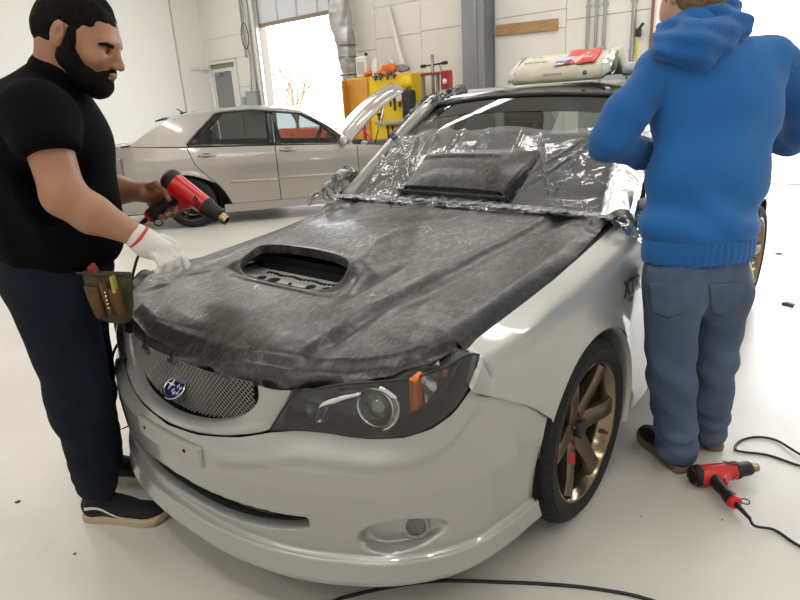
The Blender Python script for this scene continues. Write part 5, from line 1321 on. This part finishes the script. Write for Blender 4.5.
# greenhouse
def roofz(x): return itp(x, [-.62, -.40, -.14, .11, .5, .9, 1.25, 1.49, 1.84, 2.15], [1.09, 1.23, 1.37, 1.42, 1.445, 1.45, 1.43, 1.385, 1.17, .90])
def gs(x, w, sg, o=0):
    """side surface between belt (w=0) and roof rail (w=1)"""
    zb = belt(max(min(x, 2.2), -.55)); zt = max(roofz(x)-.035, zb+.001)
    h = (zt-zb); y = sy_side(x)*.915-.30*min(h, .46)*w-.0
    return W(x, sg*(y+o), zb+h*w)
for sg in (-1, 1):
    def win_in(x, z): return .07 < x < 2.06 and belt(x)+.012 < z < min(roofz(x)-.064, itp(x, (.04, .42, .6, 1.49, 1.84, 2.1), (1.02, 1.36, 1.42, 1.312, 1.13, .935))) and not 1.045 < x < 1.125
    def kp(u, v):
        x = -.62+2.76*u; zb = belt(max(min(x, 2.2), -.55)); zt = max(roofz(x)-.035, zb+.001); return not win_in(x, zb+(zt-zb)*v)
    gridm(220, 44, lambda u, v: gs(-.62+2.76*u, v, sg), keep=kp).build('pillar_frame', m_sed, sed, fixn=True)
    def glz(poly_lo, poly_hi, xa, xb):
        def f(u, v):
            x = xa+(xb-xa)*u; zb = belt(x)+.018; zt = min(roofz(x)-.075, itp(x, poly_lo, poly_hi))
            zt = max(zt, zb+.003); z = zb+(zt-zb)*v; h = (roofz(x)-.035-belt(x)); w_ = (z-belt(x))/max(h, .01)
            return gs(x, w_, sg, .006)
        return f
    m_tint = glassmat('sedan_glass', (.30, .33, .32, 1), .02, .03) if 'sedan_glass_' not in MATS else MATS['sedan_glass_']; MATS['sedan_glass_'] = m_tint
    for nm, xa, xb, lo, hi in (('quarter_window', .10, .335, (.08, .42), (1.02, 1.345)), ('rear_window', .36, 1.04, (.08, .42, .6), (1.02, 1.345, 1.4)), ('front_window', 1.13, 2.06, (1.1, 1.49, 1.84, 2.1), (1.4, 1.30, 1.115, .93))):
        MB().grid(glz(lo, hi, xa, xb), 24, 8).build(nm, m_tint, sed, fixn=True)
    # dark backing so the painted frame reads as an opening
    def bk(u, v):
        x = .06+(2.07-.06)*u; zb = belt(x)+.008; zt = max(min(roofz(x)-.062, itp(x, (.04, .42, .6, 1.49, 1.84, 2.1), (1.02, 1.36, 1.42, 1.312, 1.13, .935))), zb+.002)
        z = zb+(zt-zb)*v; h = (roofz(x)-.035-belt(x)); return gs(x, (z-belt(x))/max(h, .01), sg, .002)
    ol = [bk(t, 0) for t in np.linspace(0, 1, 30)]+[bk(t, 1) for t in np.linspace(1, 0, 40)]; MB().tube(ol+[ol[0]], .014, 6).build('window_surround', m_black, sed)
    MB().ring_loft([[gs(x, w_, sg, .004) for x in (1.035, 1.135)] for w_ in np.linspace(0, .93, 8)], closed=False, cap=False).build('centre_pillar', m_black, sed, solid=.01)
    mr_ = MB().sphere(W(1.98, sg*.93, .95), .09, 16, sc3=(.6, 1.0, .68), rot=Matrix.Rotation(SD, 3, 'Z')); mr_.tube([W(1.98, sg*.82, .91), W(1.98, sg*.90, .93)], .025, 8); mr_.build('door_mirror', m_sed, sed)
def rf(u, v):
    x = -.14+1.63*u; t = 2*v-1; yh = sy_side(x)*.915-.30*min(roofz(x)-.035-belt(x), .46); return W(x, t*yh, roofz(x)-.035*abs(t)**2.4)
MB().grid(rf, 40, 20).build('roof_panel', m_sed, sed)
def band(x0, x1): 
    def f(u, v):
        x = x0+(x1-x0)*v; t = 2*u-1; yh = sy_side(x)*.915-.30*min(max(roofz(x)-.035-belt(max(min(x, 2.2), -.55)), 0), .46); return W(x, t*yh, roofz(x)-.035*abs(t)**2.4)
    return f
MB().grid(band(-.60, -.14), 16, 8).build('rear_screen', m_tint, sed); MB().grid(band(1.49, 2.14), 16, 8).build('windscreen', m_tint, sed)
MB().ring_loft([[W(-.20+.01*abs(t), .58*t, 1.335), W(-.30, .60*t, 1.315), W(-.30, .60*t, 1.33), W(-.18, .58*t, 1.365)] for t in np.linspace(-1, 1, 10)]).build('rear_visor', m_black, sed)
MB().box(W(-.02, 0, 1.40), (.10, .03, .03), rot=(0, 0, SD), bev=.01).tube([W(-.03, 0, 1.41), W(-.10, 0, 1.46)], .008, 6).build('antenna', m_plas, sed)
# raised bonnet
hinge = np.array([2.02, 1.02]); ang = math.radians(38)
def hd_(u, v, d=0):
    t = 2*u-1; l = 1.02*v; yw = .70-.10*v**3-.04*v; c_ = .05*math.sin(PI*min(v*1.0, 1))-.02*t*t-.11*abs(t)**5-.10*max(v-.82, 0)*1.2
    if v > .9: yw *= math.sqrt(max(1-((v-.9)/.1)**2*.35, .1))
    x = hinge[0]+l*math.cos(ang)-(c_+d)*math.sin(ang); z = hinge[1]+l*math.sin(ang)+(c_+d)*math.cos(ang)
    return W(x, t*yw, z)
MB().grid(hd_, 30, 30).build('bonnet', m_sed, sed, solid=.025, fixn=True)
MB().grid(lambda u, v: hd_(.06+.88*u, .05+.88*v, -.032-.012*(math.sin(u*16)*math.sin(v*12)>0)), 30, 30).build('bonnet_liner', mat('liner_grey', '#8d8b88', .6), sed)
MB().tube([W(2.45, -.55, .86), W(2.62, -.58, 1.42)], .008, 6).build('prop_rod', m_chrome, sed)
MB().box(W(2.75, 0, .62), (1.1, 1.3, .35), rot=(0, 0, SD), bev=.04).build('engine', m_plas, sed)
MB().box(W(2.62, 0, .80), (.5, .6, .14), rot=(0, 0, SD), bev=.04).build('engine_cover', mat('cover_grey', '#55565a', .4), sed)
cols = []
for t in np.linspace(-1, 1, 21):
    y = .62*t; xr = 3.36+.06*(1-t*t); cols.append([W(xr-.04, y, .20), W(xr+.03, y, .28), W(xr+.05, y, .45), W(xr+.02, y, .60), W(xr-.08, y, .72)])
MB().ring_loft(cols, closed=False, cap=False).build('front_bumper', m_sed, sed, fixn=True)
MB().box(W(1.2, 0, .27), (4.2, 1.3, .16), rot=(0, 0, SD)).build('underbody', m_void, sed)
MB().box(W(1.0, 0, .60), (2.3, 1.36, .5), rot=(0, 0, SD), bev=.03).build('cabin_tub', m_int, sed)
for x, y in ((1.15, -.36), (1.15, .36)):
    st = empty('seat', W(x, y, .8)); setpar(st, sed)
    MB().box(W(x, y, .98), (.13, .46, .5), rot=(0, -.2, SD), bev=.05).build('backrest', m_int2, st)
    MB().box(W(x-.06, y, 1.24), (.09, .25, .15), rot=(0, -.2, SD), bev=.04).build('headrest', m_int2, st)
MB().box(W(.25, 0, .95), (.14, 1.15, .42), rot=(0, -.2, SD), bev=.05).build('rear_seat', m_int2, sed)
q = MB(); q.lathe(W(1.75, .36, .93), W(1, 0, -.4)-W(0, 0, 0), [(.18+.014*math.cos(a), .014*math.sin(a)) for a in np.linspace(0, 2*PI, 9)], 30); q.build('steering_wheel', m_plas, sed)
# wheels: dark tyres, thin dark spokes
m_drk = mat('dark_alloy', '#2c2b2b', .3, .7); m_drk2 = mat('dark_alloy_lip', '#57524c', .25, .8)
for x, sg in ((0, -1), (0, 1), (2.67, -1), (2.67, 1)):
    wl = car_wheel(sed, (x, sg*.845, .315), sg, R=.315, rr=.222, W=.215, mt=m_drk, ml=m_drk2, red=False, thin=True)
    for ch in [wl]+list(wl.children):
        pass
    # built in the sedan's own frame: carry it over as a whole
    wl.matrix_parent_inverse = Matrix.Identity(4)
    for ch in wl.children: ch.matrix_parent_inverse = Matrix.Translation(-Vector((x, sg*.845, .315)))

# ================================================================ heat guns
m_red = mat('red_plastic', '#c8191b', .32, coat=.2); m_blk = mat('grip_rubber', '#141414', .6, bump=.2, bscale=120); m_noz = mat('nozzle_steel', '#b5a88c', .25, .95, var=.6, vscale=30, col2='#8c7448')
def heat_gun(name, label, group, P0, ax, hd_dir, lean=.72):
    """P0: rear of motor housing, ax: towards the nozzle, hd_dir: grip direction"""
    g = empty(name, P0, 0, label, 'heat gun', group)
    ax = A_(ax)/np.linalg.norm(ax); h = A_(hd_dir); h = h-ax*(h@ax)*lean; h /= np.linalg.norm(h)
    hp_ = h-ax*(h@ax); hp_ /= np.linalg.norm(hp_); n = np.cross(ax, hp_); R = np.stack([ax, n, hp_], 1); P_ = lambda x, y, z: A_(P0)+ax*x+n*y+hp_*z
    Pv = lambda x, y, z: Vector(P_(x, y, z))
    body = [cone(P_(.018, 0, 0), P_(.155, 0, .004), .036, .031, .01), cone(P_(.04, 0, .012), P_(.10, 0, .03), .030, .020, .015), cone(P_(.10, 0, .030), P_(.085, 0, .060), .012, .010, .01),
            bx3(P_(-.02, 0, 0), (.028, .06, .06), R, op='-'), bx3(P_(.20, 0, 0), (.038, .06, .06), R, op='-')]
    b_ = solid('body', body, m_red, g, vox=.003, smooth=1)
    MB().lathe(P_(0, 0, 0), ax, [(.001, -.004), (.020, -.004), (.033, .000), (.038, .006), (.0385, .026), (.036, .030)], 32).build('rear_cap', m_blk, g, fixn=True, autosmooth=50)
    q = MB()
    for r in (.010, .018, .026): q.lathe(P_(-.004, 0, 0), ax, [(r, -.002), (r+.003, -.003), (r+.004, .0)], 24)
    q.build('intake_grille', mat('vent_black', '#050505', .7), g)
    for k in range(3):
        a = k*2.09+.6; q = MB(); q.ring_loft([[Pv(-.0055, math.cos(a+t)*r, math.sin(a+t)*r) for r in (.025, .032)] for t in np.linspace(0, .7, 8)], closed=False, cap=False); q.build('red_insert', m_red, g, solid=.002)
    # collar slots
    for s in (1, -1):
        q = MB(); 
        for k in range(4): q.box(Pv(.125+.008*k, s*.0315, -.006+.004*k), (.0035, .004, .022), rot=Matrix(R.tolist()))
        q.build('vent_slots', m_blk, g)
    MB().lathe(P_(.158, 0, .004), ax, [(.030, -.004), (.033, .000), (.032, .012), (.027, .020), (.0255, .055), (.023, .062), (.012, .063)], 32).build('barrel', m_blk, g, fixn=True, autosmooth=40)
    MB().lathe(P_(.218, 0, .004), ax, [(.010, -.002), (.0165, -.001), (.0175, .004), (.0165, .012), (.0175, .016), (.0165, .028), (.014, .029), (.0135, .005), (0, .004)], 28).build('nozzle', m_noz, g, fixn=True, autosmooth=40)
    # grip
    ge = P_(.055, 0, .020); gd = h; e = ge+gd*.135
    gp = [cone(P_(.062, 0, .015), ge+gd*.05, .025, .0195, .01), cone(ge+gd*.05, ge+gd*.105, .0185, .0195, .008), cone(ge+gd*.108, e, .024, .024, .004),
          ('-', 'box', (e+gd*.024, np.array([.020, .05, .05]), frame(gd, n), .001), 0)]
    solid('grip', gp, m_blk, g, vox=.003, smooth=1)
    MB().lathe(e+gd*.000, gd, [(.001, .013), (.016, .013), (.0235, .008), (.0245, .0), (.0245, -.004)], 24).build('base_ring', m_red, g)
    tr = ge+gd*.035+ax*.020; MB().box(Vector(tr), (.012, .012, .034), rot=Matrix(frame(ax, -gd).tolist()), bev=.003).build('trigger', m_blk, g)
    q = MB(); c0 = e+gd*.006; q.tube([Vector(c0+n*.0+ax*(.022+.014*(1+math.cos(t)))-gd*0+gd*.014*math.sin(t)) for t in np.linspace(0, 2*PI, 17)], .0022, 5, cap=False); q.build('hanging_ring', m_blk, g)
    MB().tube([Vector(e+gd*.01), Vector(e+gd*.05), Vector(e+gd*.085)], [.0095, .0075, .0055], 10).build('strain_relief', m_blk, g)
    return g, e+gd*.08, gd
B0, B1 = A_((0.629, -0.379, 1.185)), A_((0.544, -0.204, 1.043))
dirg = A_((0.682, -0.456, 1.056))-A_((0.608, -0.347, 1.143))
g1, e1, d1 = heat_gun('heat_gun', 'red and black heat gun held in the bare hand of the man in black', 'heat guns', B0, B1-B0, dirg, .0)
cm = mat('cord_black', '#0c0c0d', .45)
c1 = [e1, e1+d1*.04-UV*.03, (0.706, -0.485, 0.966), (0.768, -0.434, 0.918), (0.799, -0.439, 0.844), (0.815, -0.442, 0.776), (0.847, -0.449, 0.693), (0.870, -0.522, 0.602), (0.895, -0.582, 0.487)]
c1 = [A_(p) for p in c1]; c1 += [A_((0.865, -1.000, 0.000))+UV*.22, A_((0.786, -1.098, 0.000))+UV*.01, A_((0.555, -1.075, 0.000))+UV*.008, A_((0.122, -0.785, 0.000))+UV*.008]
tag(MB().tube(crv(c1, 10), .0048, 8).build('power_cord', cm), 'black power cord hanging from the held heat gun past the tool pouch', 'cord')
G0, G1_ = A_((-0.358, 1.118, 0.040)), A_((-0.543, 1.290, 0.046))
g2, e2, d2 = heat_gun('heat_gun', 'red and black heat gun lying on the floor behind the man in blue', 'heat guns', G0, G1_-G0, A_((-0.249, 1.299, 0.024))-A_((-0.381, 1.189, 0.030)))
c2 = [e2, e2+d2*.03-UV*.006, (-0.255, 1.394, 0.006), (-0.220, 1.467, 0.005), (-0.220, 1.569, 0.005), (-0.319, 1.706, 0.005)]
tag(MB().tube(crv([A_(p) for p in c2], 10), .0048, 8).build('power_cord', cm), 'black power cord running from the heat gun on the floor out of frame', 'cord')
c3 = [(-0.716, 1.585, 0.005), (-0.708, 1.467, 0.005), (-0.699, 1.399, 0.005), (-0.711, 1.299, 0.005), (-0.685, 1.225, 0.005), (-0.685, 1.190, 0.006), (-0.758, 1.193, 0.006), (-0.825, 1.238, 0.006), (-0.843, 1.305, 0.006), (-0.776, 1.388, 0.012), (-0.691, 1.529, 0.005)]
tag(MB().tube(crv([A_(p) for p in c3], 10), .0046, 8).build('power_cord', cm), 'loop of black cord lying on the floor at the right edge', 'cord')
c4 = [(1.035, 0.351, 0.005), (0.814, 0.438, 0.005), (0.760, 0.467, 0.005), (0.651, 0.551, 0.005), (0.555, 0.648, 0.005), (0.453, 0.795, 0.005), (0.359, 0.943, 0.005), (0.295, 1.068, 0.005), (0.261, 1.170, 0.005), (0.237, 1.345, 0.005)]
tag(MB().tube(crv([A_(p) for p in c4], 10), .0052, 8).build('power_cord', cm), 'black extension cord lying on the floor in front of the front bumper', 'cord')
# floor scraps
def scrap(p, s_, lab, col='#4a3a3e'):
    q = MB(); c = A_(p); n = 9; r = random.Random(int(c[0]*1000))
    top = [(c[0]+s_*(.5+r.random()*.6)*math.cos(2*PI*k/n), c[1]+s_*(.5+r.random()*.6)*math.sin(2*PI*k/n), .002+.35*s_*r.random()) for k in range(n)]
    v = [(c[0], c[1], .3*s_)]+top+[(x, y, .0015) for x, y, z in top]; f = [(0, 1+k, 1+(k+1) % n) for k in range(n)]+[(1+k, 1+n+k, 1+n+(k+1) % n, 1+(k+1) % n) for k in range(n)]
    q.add(v, f); tag(q.build('film_scrap', mat('scrap'+col, col, .6)), lab, 'scrap')
scrap((-2.652, 1.090, 0.000), .05, 'dark crumpled scrap on the bright floor nearer the right edge')
scrap((-3.996, 0.828, 0.000), .03, 'small dark scrap on the bright floor beyond the rear wheel', '#57505f')
scrap((1.191, -0.906, 0.000), .012, 'tiny dark crumb on the floor behind the man in black', '#4f3c28')
scrap((1.182, -0.418, 0.000), .006, 'tiny brown speck on the floor below the black shoe', '#5b4630')
scrap((-0.082, 1.029, 0.000), .004, 'tiny speck on the floor beside the front tyre', '#5b4630')
scrap((-0.219, 1.248, 0.000), .004, 'tiny speck on the floor below the lying heat gun', '#5b4630')
# ================================================================ on the roof: towel packet, towel, paper roll
pk = empty('towel_packet', (-1.40, .05, 1.43), 0, 'plastic packet of cream shop towels with a red label lying on the car roof', 'packet')
m_towel = mat('cream_towel', '#d6d0ba', .4, bump=.15, bscale=40, coat=.25); m_wrapc = filmmat('packet_film', .25, .2, .0); m_pkr = mat('packet_red', '#d9261c', .4, coat=.3)
L0, L1 = Vector((-1.33, -.165, 1.428)), Vector((-1.33, .315, 1.428))
pw = (L1-L0); 
def PK(u, f, z):      # u along, f depth, z up; sides bulge
    return L0+pw*u+Vector((-.18*f, -.02*f, z+.088*f))
def pkt(d=0):
    rings = []
    for u in np.linspace(0, 1, 25):
        e_ = .9+.1*min(1, min(u, 1-u)*9)**.6; w_ = .004*math.sin(u*21)+.003*math.sin(u*47)
        rings.append([PK(u, 0-.0, .004), PK(u, -.03-d, .030+w_), PK(u, .02, .072*e_+w_+d), PK(u, .3, .078*e_+w_*2+d), PK(u, .7, .075*e_-w_+d), PK(u, .98, .062*e_+d), PK(u, 1.02+d, .02), PK(u, .97, .0-.05)])
    return rings
MB().ring_loft(pkt()).build('towel_stack', m_towel, pk, fixn=True)
for e_, s_ in ((0, -1), (1, 1)):
    base = pkt(.004)[0 if e_ == 0 else -1]; cx = sum((Vector(p) for p in base), Vector())/len(base)
    r2 = [cx+(Vector(p)-cx)*(.75+.35*random.random())+Vector((0, s_*(.012+.02*random.random()), .006*random.random())) for p in base]; r3 = [cx+(Vector(p)-cx)*(.5+.5*random.random())+Vector((0, s_*(.030+.015*random.random()), 0)) for p in base]
    MB().ring_loft([base, r2, r3], cap=False).build('crimped_end', filmmat('packet_end_film', .6, .2, .0), pk)
MB().grid(lambda u, v: PK(.56+.36*u+.03*(1-v)*0, .04+.86*v, .083+.003*math.sin(u*9)-.004*v), 10, 6).build('red_label', m_pkr, pk, solid=.001)
MB().grid(lambda u, v: PK(.46+.20*u, .04+.42*v, .0845), 4, 4).build('blue_logo', mat('logo_white', '#d3d5e8', .4), pk)
pR = Matrix(((0, -1, 0), (1, 0, 0), (0, 0, 1))).to_3x3(); tilt = Matrix.Rotation(math.atan(.088/.18), 3, 'Y'); pR = tilt @ pR
text('lettering', 'SHOP', .034, PK(.56, .17, .0875), pR, mat('print_blue', '#2b3fae', .5), pk, shear=.2)
text('lettering', 'TOWELS', .030, PK(.74, .34, .0875), pR, mat('print_white', '#f0e6e2', .5), pk)
text('lettering', 'SHOP TOWELS', .020, PK(.22, .30, .084), pR, mat('print_grey', '#6d6a63', .5), pk)
text('lettering', 'dust free', .016, PK(.20, .62, .084), pR, mat('print_grey', '#6d6a63', .5), pk)
fR = Matrix(((0, .05, 1), (1, 0, 0), (0, 1, -.05))).to_3x3()
text('lettering', 'MULTI PURPOSE', .014, PK(.47, -.06, .048), fR, mat('print_grey', '#6d6a63', .5), pk)
MB().lathe(PK(.83, -.045, .045), (1, 0, 0), [(0, .002), (.012, .002), (.012, 0)], 6).build('lettering', mat('print_grey', '#6d6a63', .5), pk)
def tw(u, v):
    p = Vector((-1.62-.03*math.sin(u*5), -.02+.36*u, 1.455)); h_ = .135*math.sin(min(u*1.15, 1)*PI*.5)**1.3*(1-.9*sst(.88, 1, u))
    return p+Vector((.06*math.sin(v*2.6), .035*v, h_*v))
tag(MB().grid(tw, 24, 12).build('towel', m_towel, solid=.006), 'folded cream towel standing up behind the towel packet on the roof', 'towel')
tag(MB().lathe((-1.50, .36, 1.475), (-.1, 1, 0), [(.012, 0), (.030, 0), (.031, .005), (.031, .27), (.012, .27)], 28).build('paper_roll', mat('pale_blue_roll', '#b9c3cc', .5)), 'pale blue roll lying on the car roof to the right of the towel packet', 'roll')
# ================================================================ tools and clutter at the back wall
cabx = -7.25
cab = empty('tool_cabinet', (cabx, -6.3, 0), 0, 'yellow tool cabinet with open pegboard door hung with tools by the back wall', 'cabinet')
m_yel = mat('cabinet_yellow', '#e2b50f', .45); m_ply = mat('plywood_door', '#dba24a', .55, var=.6, vscale=5, col2='#c98f3c'); m_ylw2 = mat('pegboard_yellow', '#e5c41a', .5)
MB().box((cabx-.18, -6.35, .93), (.42, 1.62, 1.86), bev=.01).build('carcass', m_yel, cab)
dl = MB().box((cabx+.05, -6.88, .93), (.03, .56, 1.80), bev=.004).build('door', m_ply, cab); MB().cyl((cabx+.08, -6.66, .95), (cabx+.08, -6.66, 1.1), .012).build('handle', m_chrome, dl)
MB().box((cabx+.10, -7.14, .93), (.34, .03, 1.80), rot=(0, 0, .4), bev=.004).build('door', m_ply, cab)
MB().box((cabx+.05, -6.02, .93), (.03, 1.0, 1.80), bev=.004).build('pegboard', m_ylw2, cab)
MB().box((cabx+.10, -6.05, 1.02), (.10, .66, .06), bev=.01).build('tool_rail', mat('rail_grey', '#a5a7a3', .4, .4), cab)
mt_ = mat('tool_dark', '#241f22', .5, .2)
for k, (y, z, l, t_) in enumerate(((-6.38, 1.42, .26, .016), (-6.27, 1.40, .30, .014), (-6.15, 1.44, .20, .02), (-6.02, 1.42, .24, .014), (-5.92, 1.38, .30, .018), (-5.80, 1.40, .22, .022), (-6.30, 1.12, .12, .03), (-6.12, .84, .22, .014), (-6.00, .82, .26, .014), (-5.86, .86, .18, .02))):
    q = MB(); q.box((cabx+.09, y, z), (.02, t_*2, l), bev=.004); q.box((cabx+.095, y, z+l*.45), (.03, t_*4.2, .05), bev=.01)
    tag(q.build('hand_tool', mt_), 'dark hand tool hanging on the yellow pegboard of the tool cabinet', 'tool', 'hand tools on the yellow pegboard')
q = MB(); q.box((cabx+.18, -5.50, 1.15), (.16, .26, .85), bev=.06); q.tube([(cabx+.2, -5.6, 1.5), (cabx+.26, -5.55, 1.3), (cabx+.22, -5.5, 1.0)], .03, 8)
bg = q.build('hanging_bag', mat('dark_bag', '#2b2a30', .7, bump=.5, bscale=18)); tag(bg, 'dark bag hanging on the right side of the yellow tool cabinet', 'bag')
MB().sphere((cabx+.14, -5.56, 1.70), .13, 14, sc3=(.6, 1.0, .9)).build('flap', m_ylw2, bg)
MB().lathe((cabx+.27, -5.66, 1.45), (1, 0, 0), [(0, .01), (.06, .01), (.07, 0)], 20).build('reel', mat('pale_plastic', '#d6cfc0', .5), bg)
zt_ = 1.862
j = empty('plastic_jug', (cabx-.1, -6.78, zt_), 0, 'white rectangular jug standing on the left end of the tool cabinet', 'jug')
MB().box((cabx-.1, -6.80, zt_+.19), (.16, .27, .38), bev=.025).build('jug_body', mat('white_plastic', '#dcdcd6', .4), j); MB().cyl((cabx-.1, -6.72, zt_+.38), (cabx-.1, -6.72, zt_+.43), .03).build('cap', m_plas, j)
MB().box((cabx-.018, -6.80, zt_+.17), (.004, .19, .22)).build('label_print', mat('label_grey', '#b5b4ae', .5), j)
tag(MB().lathe((cabx-.05, -6.45, zt_), (0, 0, 1), [(0, 0), (.07, .0), (.072, .02), (.07, .22), (.04, .27), (.025, .29), (.025, .33), (0, .33)], 20).build('bottle', mat('white_plastic', '#dcdcd6', .4)), 'white round bottle on the tool cabinet beside the orange cloth', 'bottle')
tag(solid('orange_cloth', [ell((cabx-.05, -6.12, zt_+.105), (.10, .19, .09), I3, 0), ell((cabx-.02, -6.25, zt_+.04), (.10, .12, .05), I3, .02)], mat('orange_cloth', '#d8702a', .8), None, vox=.012, smooth=1, disp=lambda g: sines(g, 4, .012, 30)), 'crumpled orange cloth heaped on top of the tool cabinet', 'cloth')
tag(solid('small_cloth', [ell((cabx-.02, -6.62, zt_+.05), (.09, .10, .05), I3, 0)], mat('orange_cloth', '#d8702a', .8), None, vox=.012, smooth=1, disp=lambda g: sines(g, 6, .01, 34)), 'small orange rag on the cabinet between the jug and the bottle', 'cloth')
tag(solid('grey_rags', [ell((cabx-.05, -5.78, zt_+.085), (.10, .13, .07), I3, 0)], mat('grey_rag', '#9b8f95', .8, var=1, vscale=12, col2='#54484c'), None, vox=.012, smooth=1, disp=lambda g: sines(g, 5, .012, 34)), 'grey and white rags heaped on the right end of the tool cabinet', 'cloth')
for k, (y, dx) in enumerate(((-6.35, 0), (-6.22, .02), (-6.05, 0), (-5.9, .02))):
    tag(MB().cyl((cabx+.10, y, zt_-.08), (cabx+.10, y, zt_+.05), .018, n=10).box((cabx+.10, y, zt_-.02), (.05, .09, .03)).build('clamp', mat('clamp_blue_grey', '#4b5264', .5)), 'small dark clamp hooked over the top edge of the pegboard', 'clamp', 'clamps along the pegboard edge')
# red A-frame stand glimpsed before the cabinet
tag(MB().tube([(-6.6, -6.2, .0), (-6.6, -6.2, 1.05)], .035, 10).tube([(-6.6, -6.2, .9), (-6.5, -5.6, .45)], .012, 6).box((-6.6, -6.2, .02), (.5, .3, .04)).build('red_stand', mat('machine_red', '#a5151a', .4)), 'red post of a shop stand in front of the yellow tool cabinet', 'stand')
q = MB()
for a, b_ in (((-8.6, -8.5, .9), (-8.6, -8.25, 1.35)), ((-8.6, -8.25, .9), (-8.6, -8.5, 1.35)), ((-8.6, -8.45, 1.1), (-8.6, -8.15, 1.15))): q.tube([a, b_], .025, 6)
for y in (-8.5, -8.25): q.tube([(-8.6, y, 0), (-8.6, y, .95)], .02, 6)
tag(q.build('red_rack', mat('machine_red2', '#c23326', .5)), 'red crossed bars of a rack just outside the left garage door', 'rack')
# red screw press
px_ = -7.0; pr_ = empty('screw_press', (px_, -4.87, 0), 0, 'red floor press with two steel rods and a tee handle by the back wall', 'press')
mr2 = mat('press_red', '#7d2422', .45)
for y in (-5.12, -4.80): MB().box((px_, y, .9), (.05, .05, 1.8), bev=.005).build('column', mat('press_steel', '#8e8a86', .4, .6), pr_)
MB().box((px_, -4.87, 1.80), (.12, .58, .045), bev=.01, taper=.8).build('crosshead', mr2, pr_)
MB().box((px_, -4.87, 1.30), (.18, .66, .12), bev=.01).build('bed', mr2, pr_); MB().box((px_, -4.87, .04), (.6, .9, .08), bev=.01).build('base', mr2, pr_)
MB().box((px_+.02, -4.60, 1.68), (.12, .17, .30), bev=.015).build('side_box', mat('box_red', '#94201f', .45), pr_); MB().lathe((px_+.082, -4.60, 1.66), (1, 0, 0), [(0, .004), (.045, .004), (.045, 0)], 16).build('gauge', mat('label_white', '#d6d2cd', .4), pr_)
sw_ = MB().cyl((px_, -4.90, 1.35), (px_, -4.90, 2.10), .028, n=12).build('screw', mat('press_steel', '#8e8a86', .4, .6), pr_)
MB().cyl((px_, -5.12, 1.93), (px_, -4.62, 1.95), .014, n=8).cyl((px_, -5.14, 1.93), (px_, -5.05, 1.93), .028, n=10).cyl((px_, -4.70, 1.95), (px_, -4.60, 1.95), .028, n=10).build('tee_handle', mat('tool_dark', '#241f22', .5, .2), pr_)
# white tubes leaning on the wall
mwt = mat('white_tube', '#dcd9d2', .5)
tag(MB().tube([(-7.90, -6.57, 3.10), (-7.70, -5.55, 0.05)], .045, 12).build('tube', mwt), 'longest white tube leaning against the wall behind the tool cabinet', 'tube')
tag(MB().tube([(-7.90, -6.62, 2.22), (-7.64, -4.75, 0.05)], .04, 12).build('tube', mwt), 'shorter white tube leaning at a low slant behind the tool cabinet', 'tube')
tag(MB().tube([(-7.955, -5.45, 2.0), (-7.955, -5.1, .9)], .012, 6).build('cable', mat('conduit_grey', '#b4b6b8', .4, .5)), 'thin cable slanting down the wall behind the red press', 'cable')
tag(MB().tube([(-7.96, -4.83, 4.0), (-7.96, -4.80, 2.3), (-7.955, -4.72, 1.4)], .01, 6).build('cable', mat('cable_dark', '#55534f', .5)), 'thin dark cable running down the wall just left of the grey column', 'cable')
# lettering on the wing
for wch in [o for o in C.objects if o.name.startswith('front_wing') and o.parent == car]:
    if sum((v.co.y for v in wch.data.vertices)) > 0:
        bv = BVHTree.FromPolygons([v.co[:] for v in wch.data.vertices], [p.vertices[:] for p in wch.data.polygons])
        for body_, sz, x_, z_ in (('X', .076, -.272, .735), ('T', .076, -.322, .733), ('R', .076, -.376, .730), ('XTR', .022, -.30, .690)):
            h_ = bv.ray_cast(Vector((x_, 1.5, z_)), Vector((0, -1, 0)))[0]
            if h_ is not None: text('lettering', body_, sz, h_+Vector((0, .003, 0)), Matrix(((-1, 0, 0), (0, 0, 1), (0, 1, 0))).to_3x3() @ Matrix.Rotation(-.12, 3, 'X'), ltr, wch, shear=.15, bold=.0022 if sz > .05 else .0006)
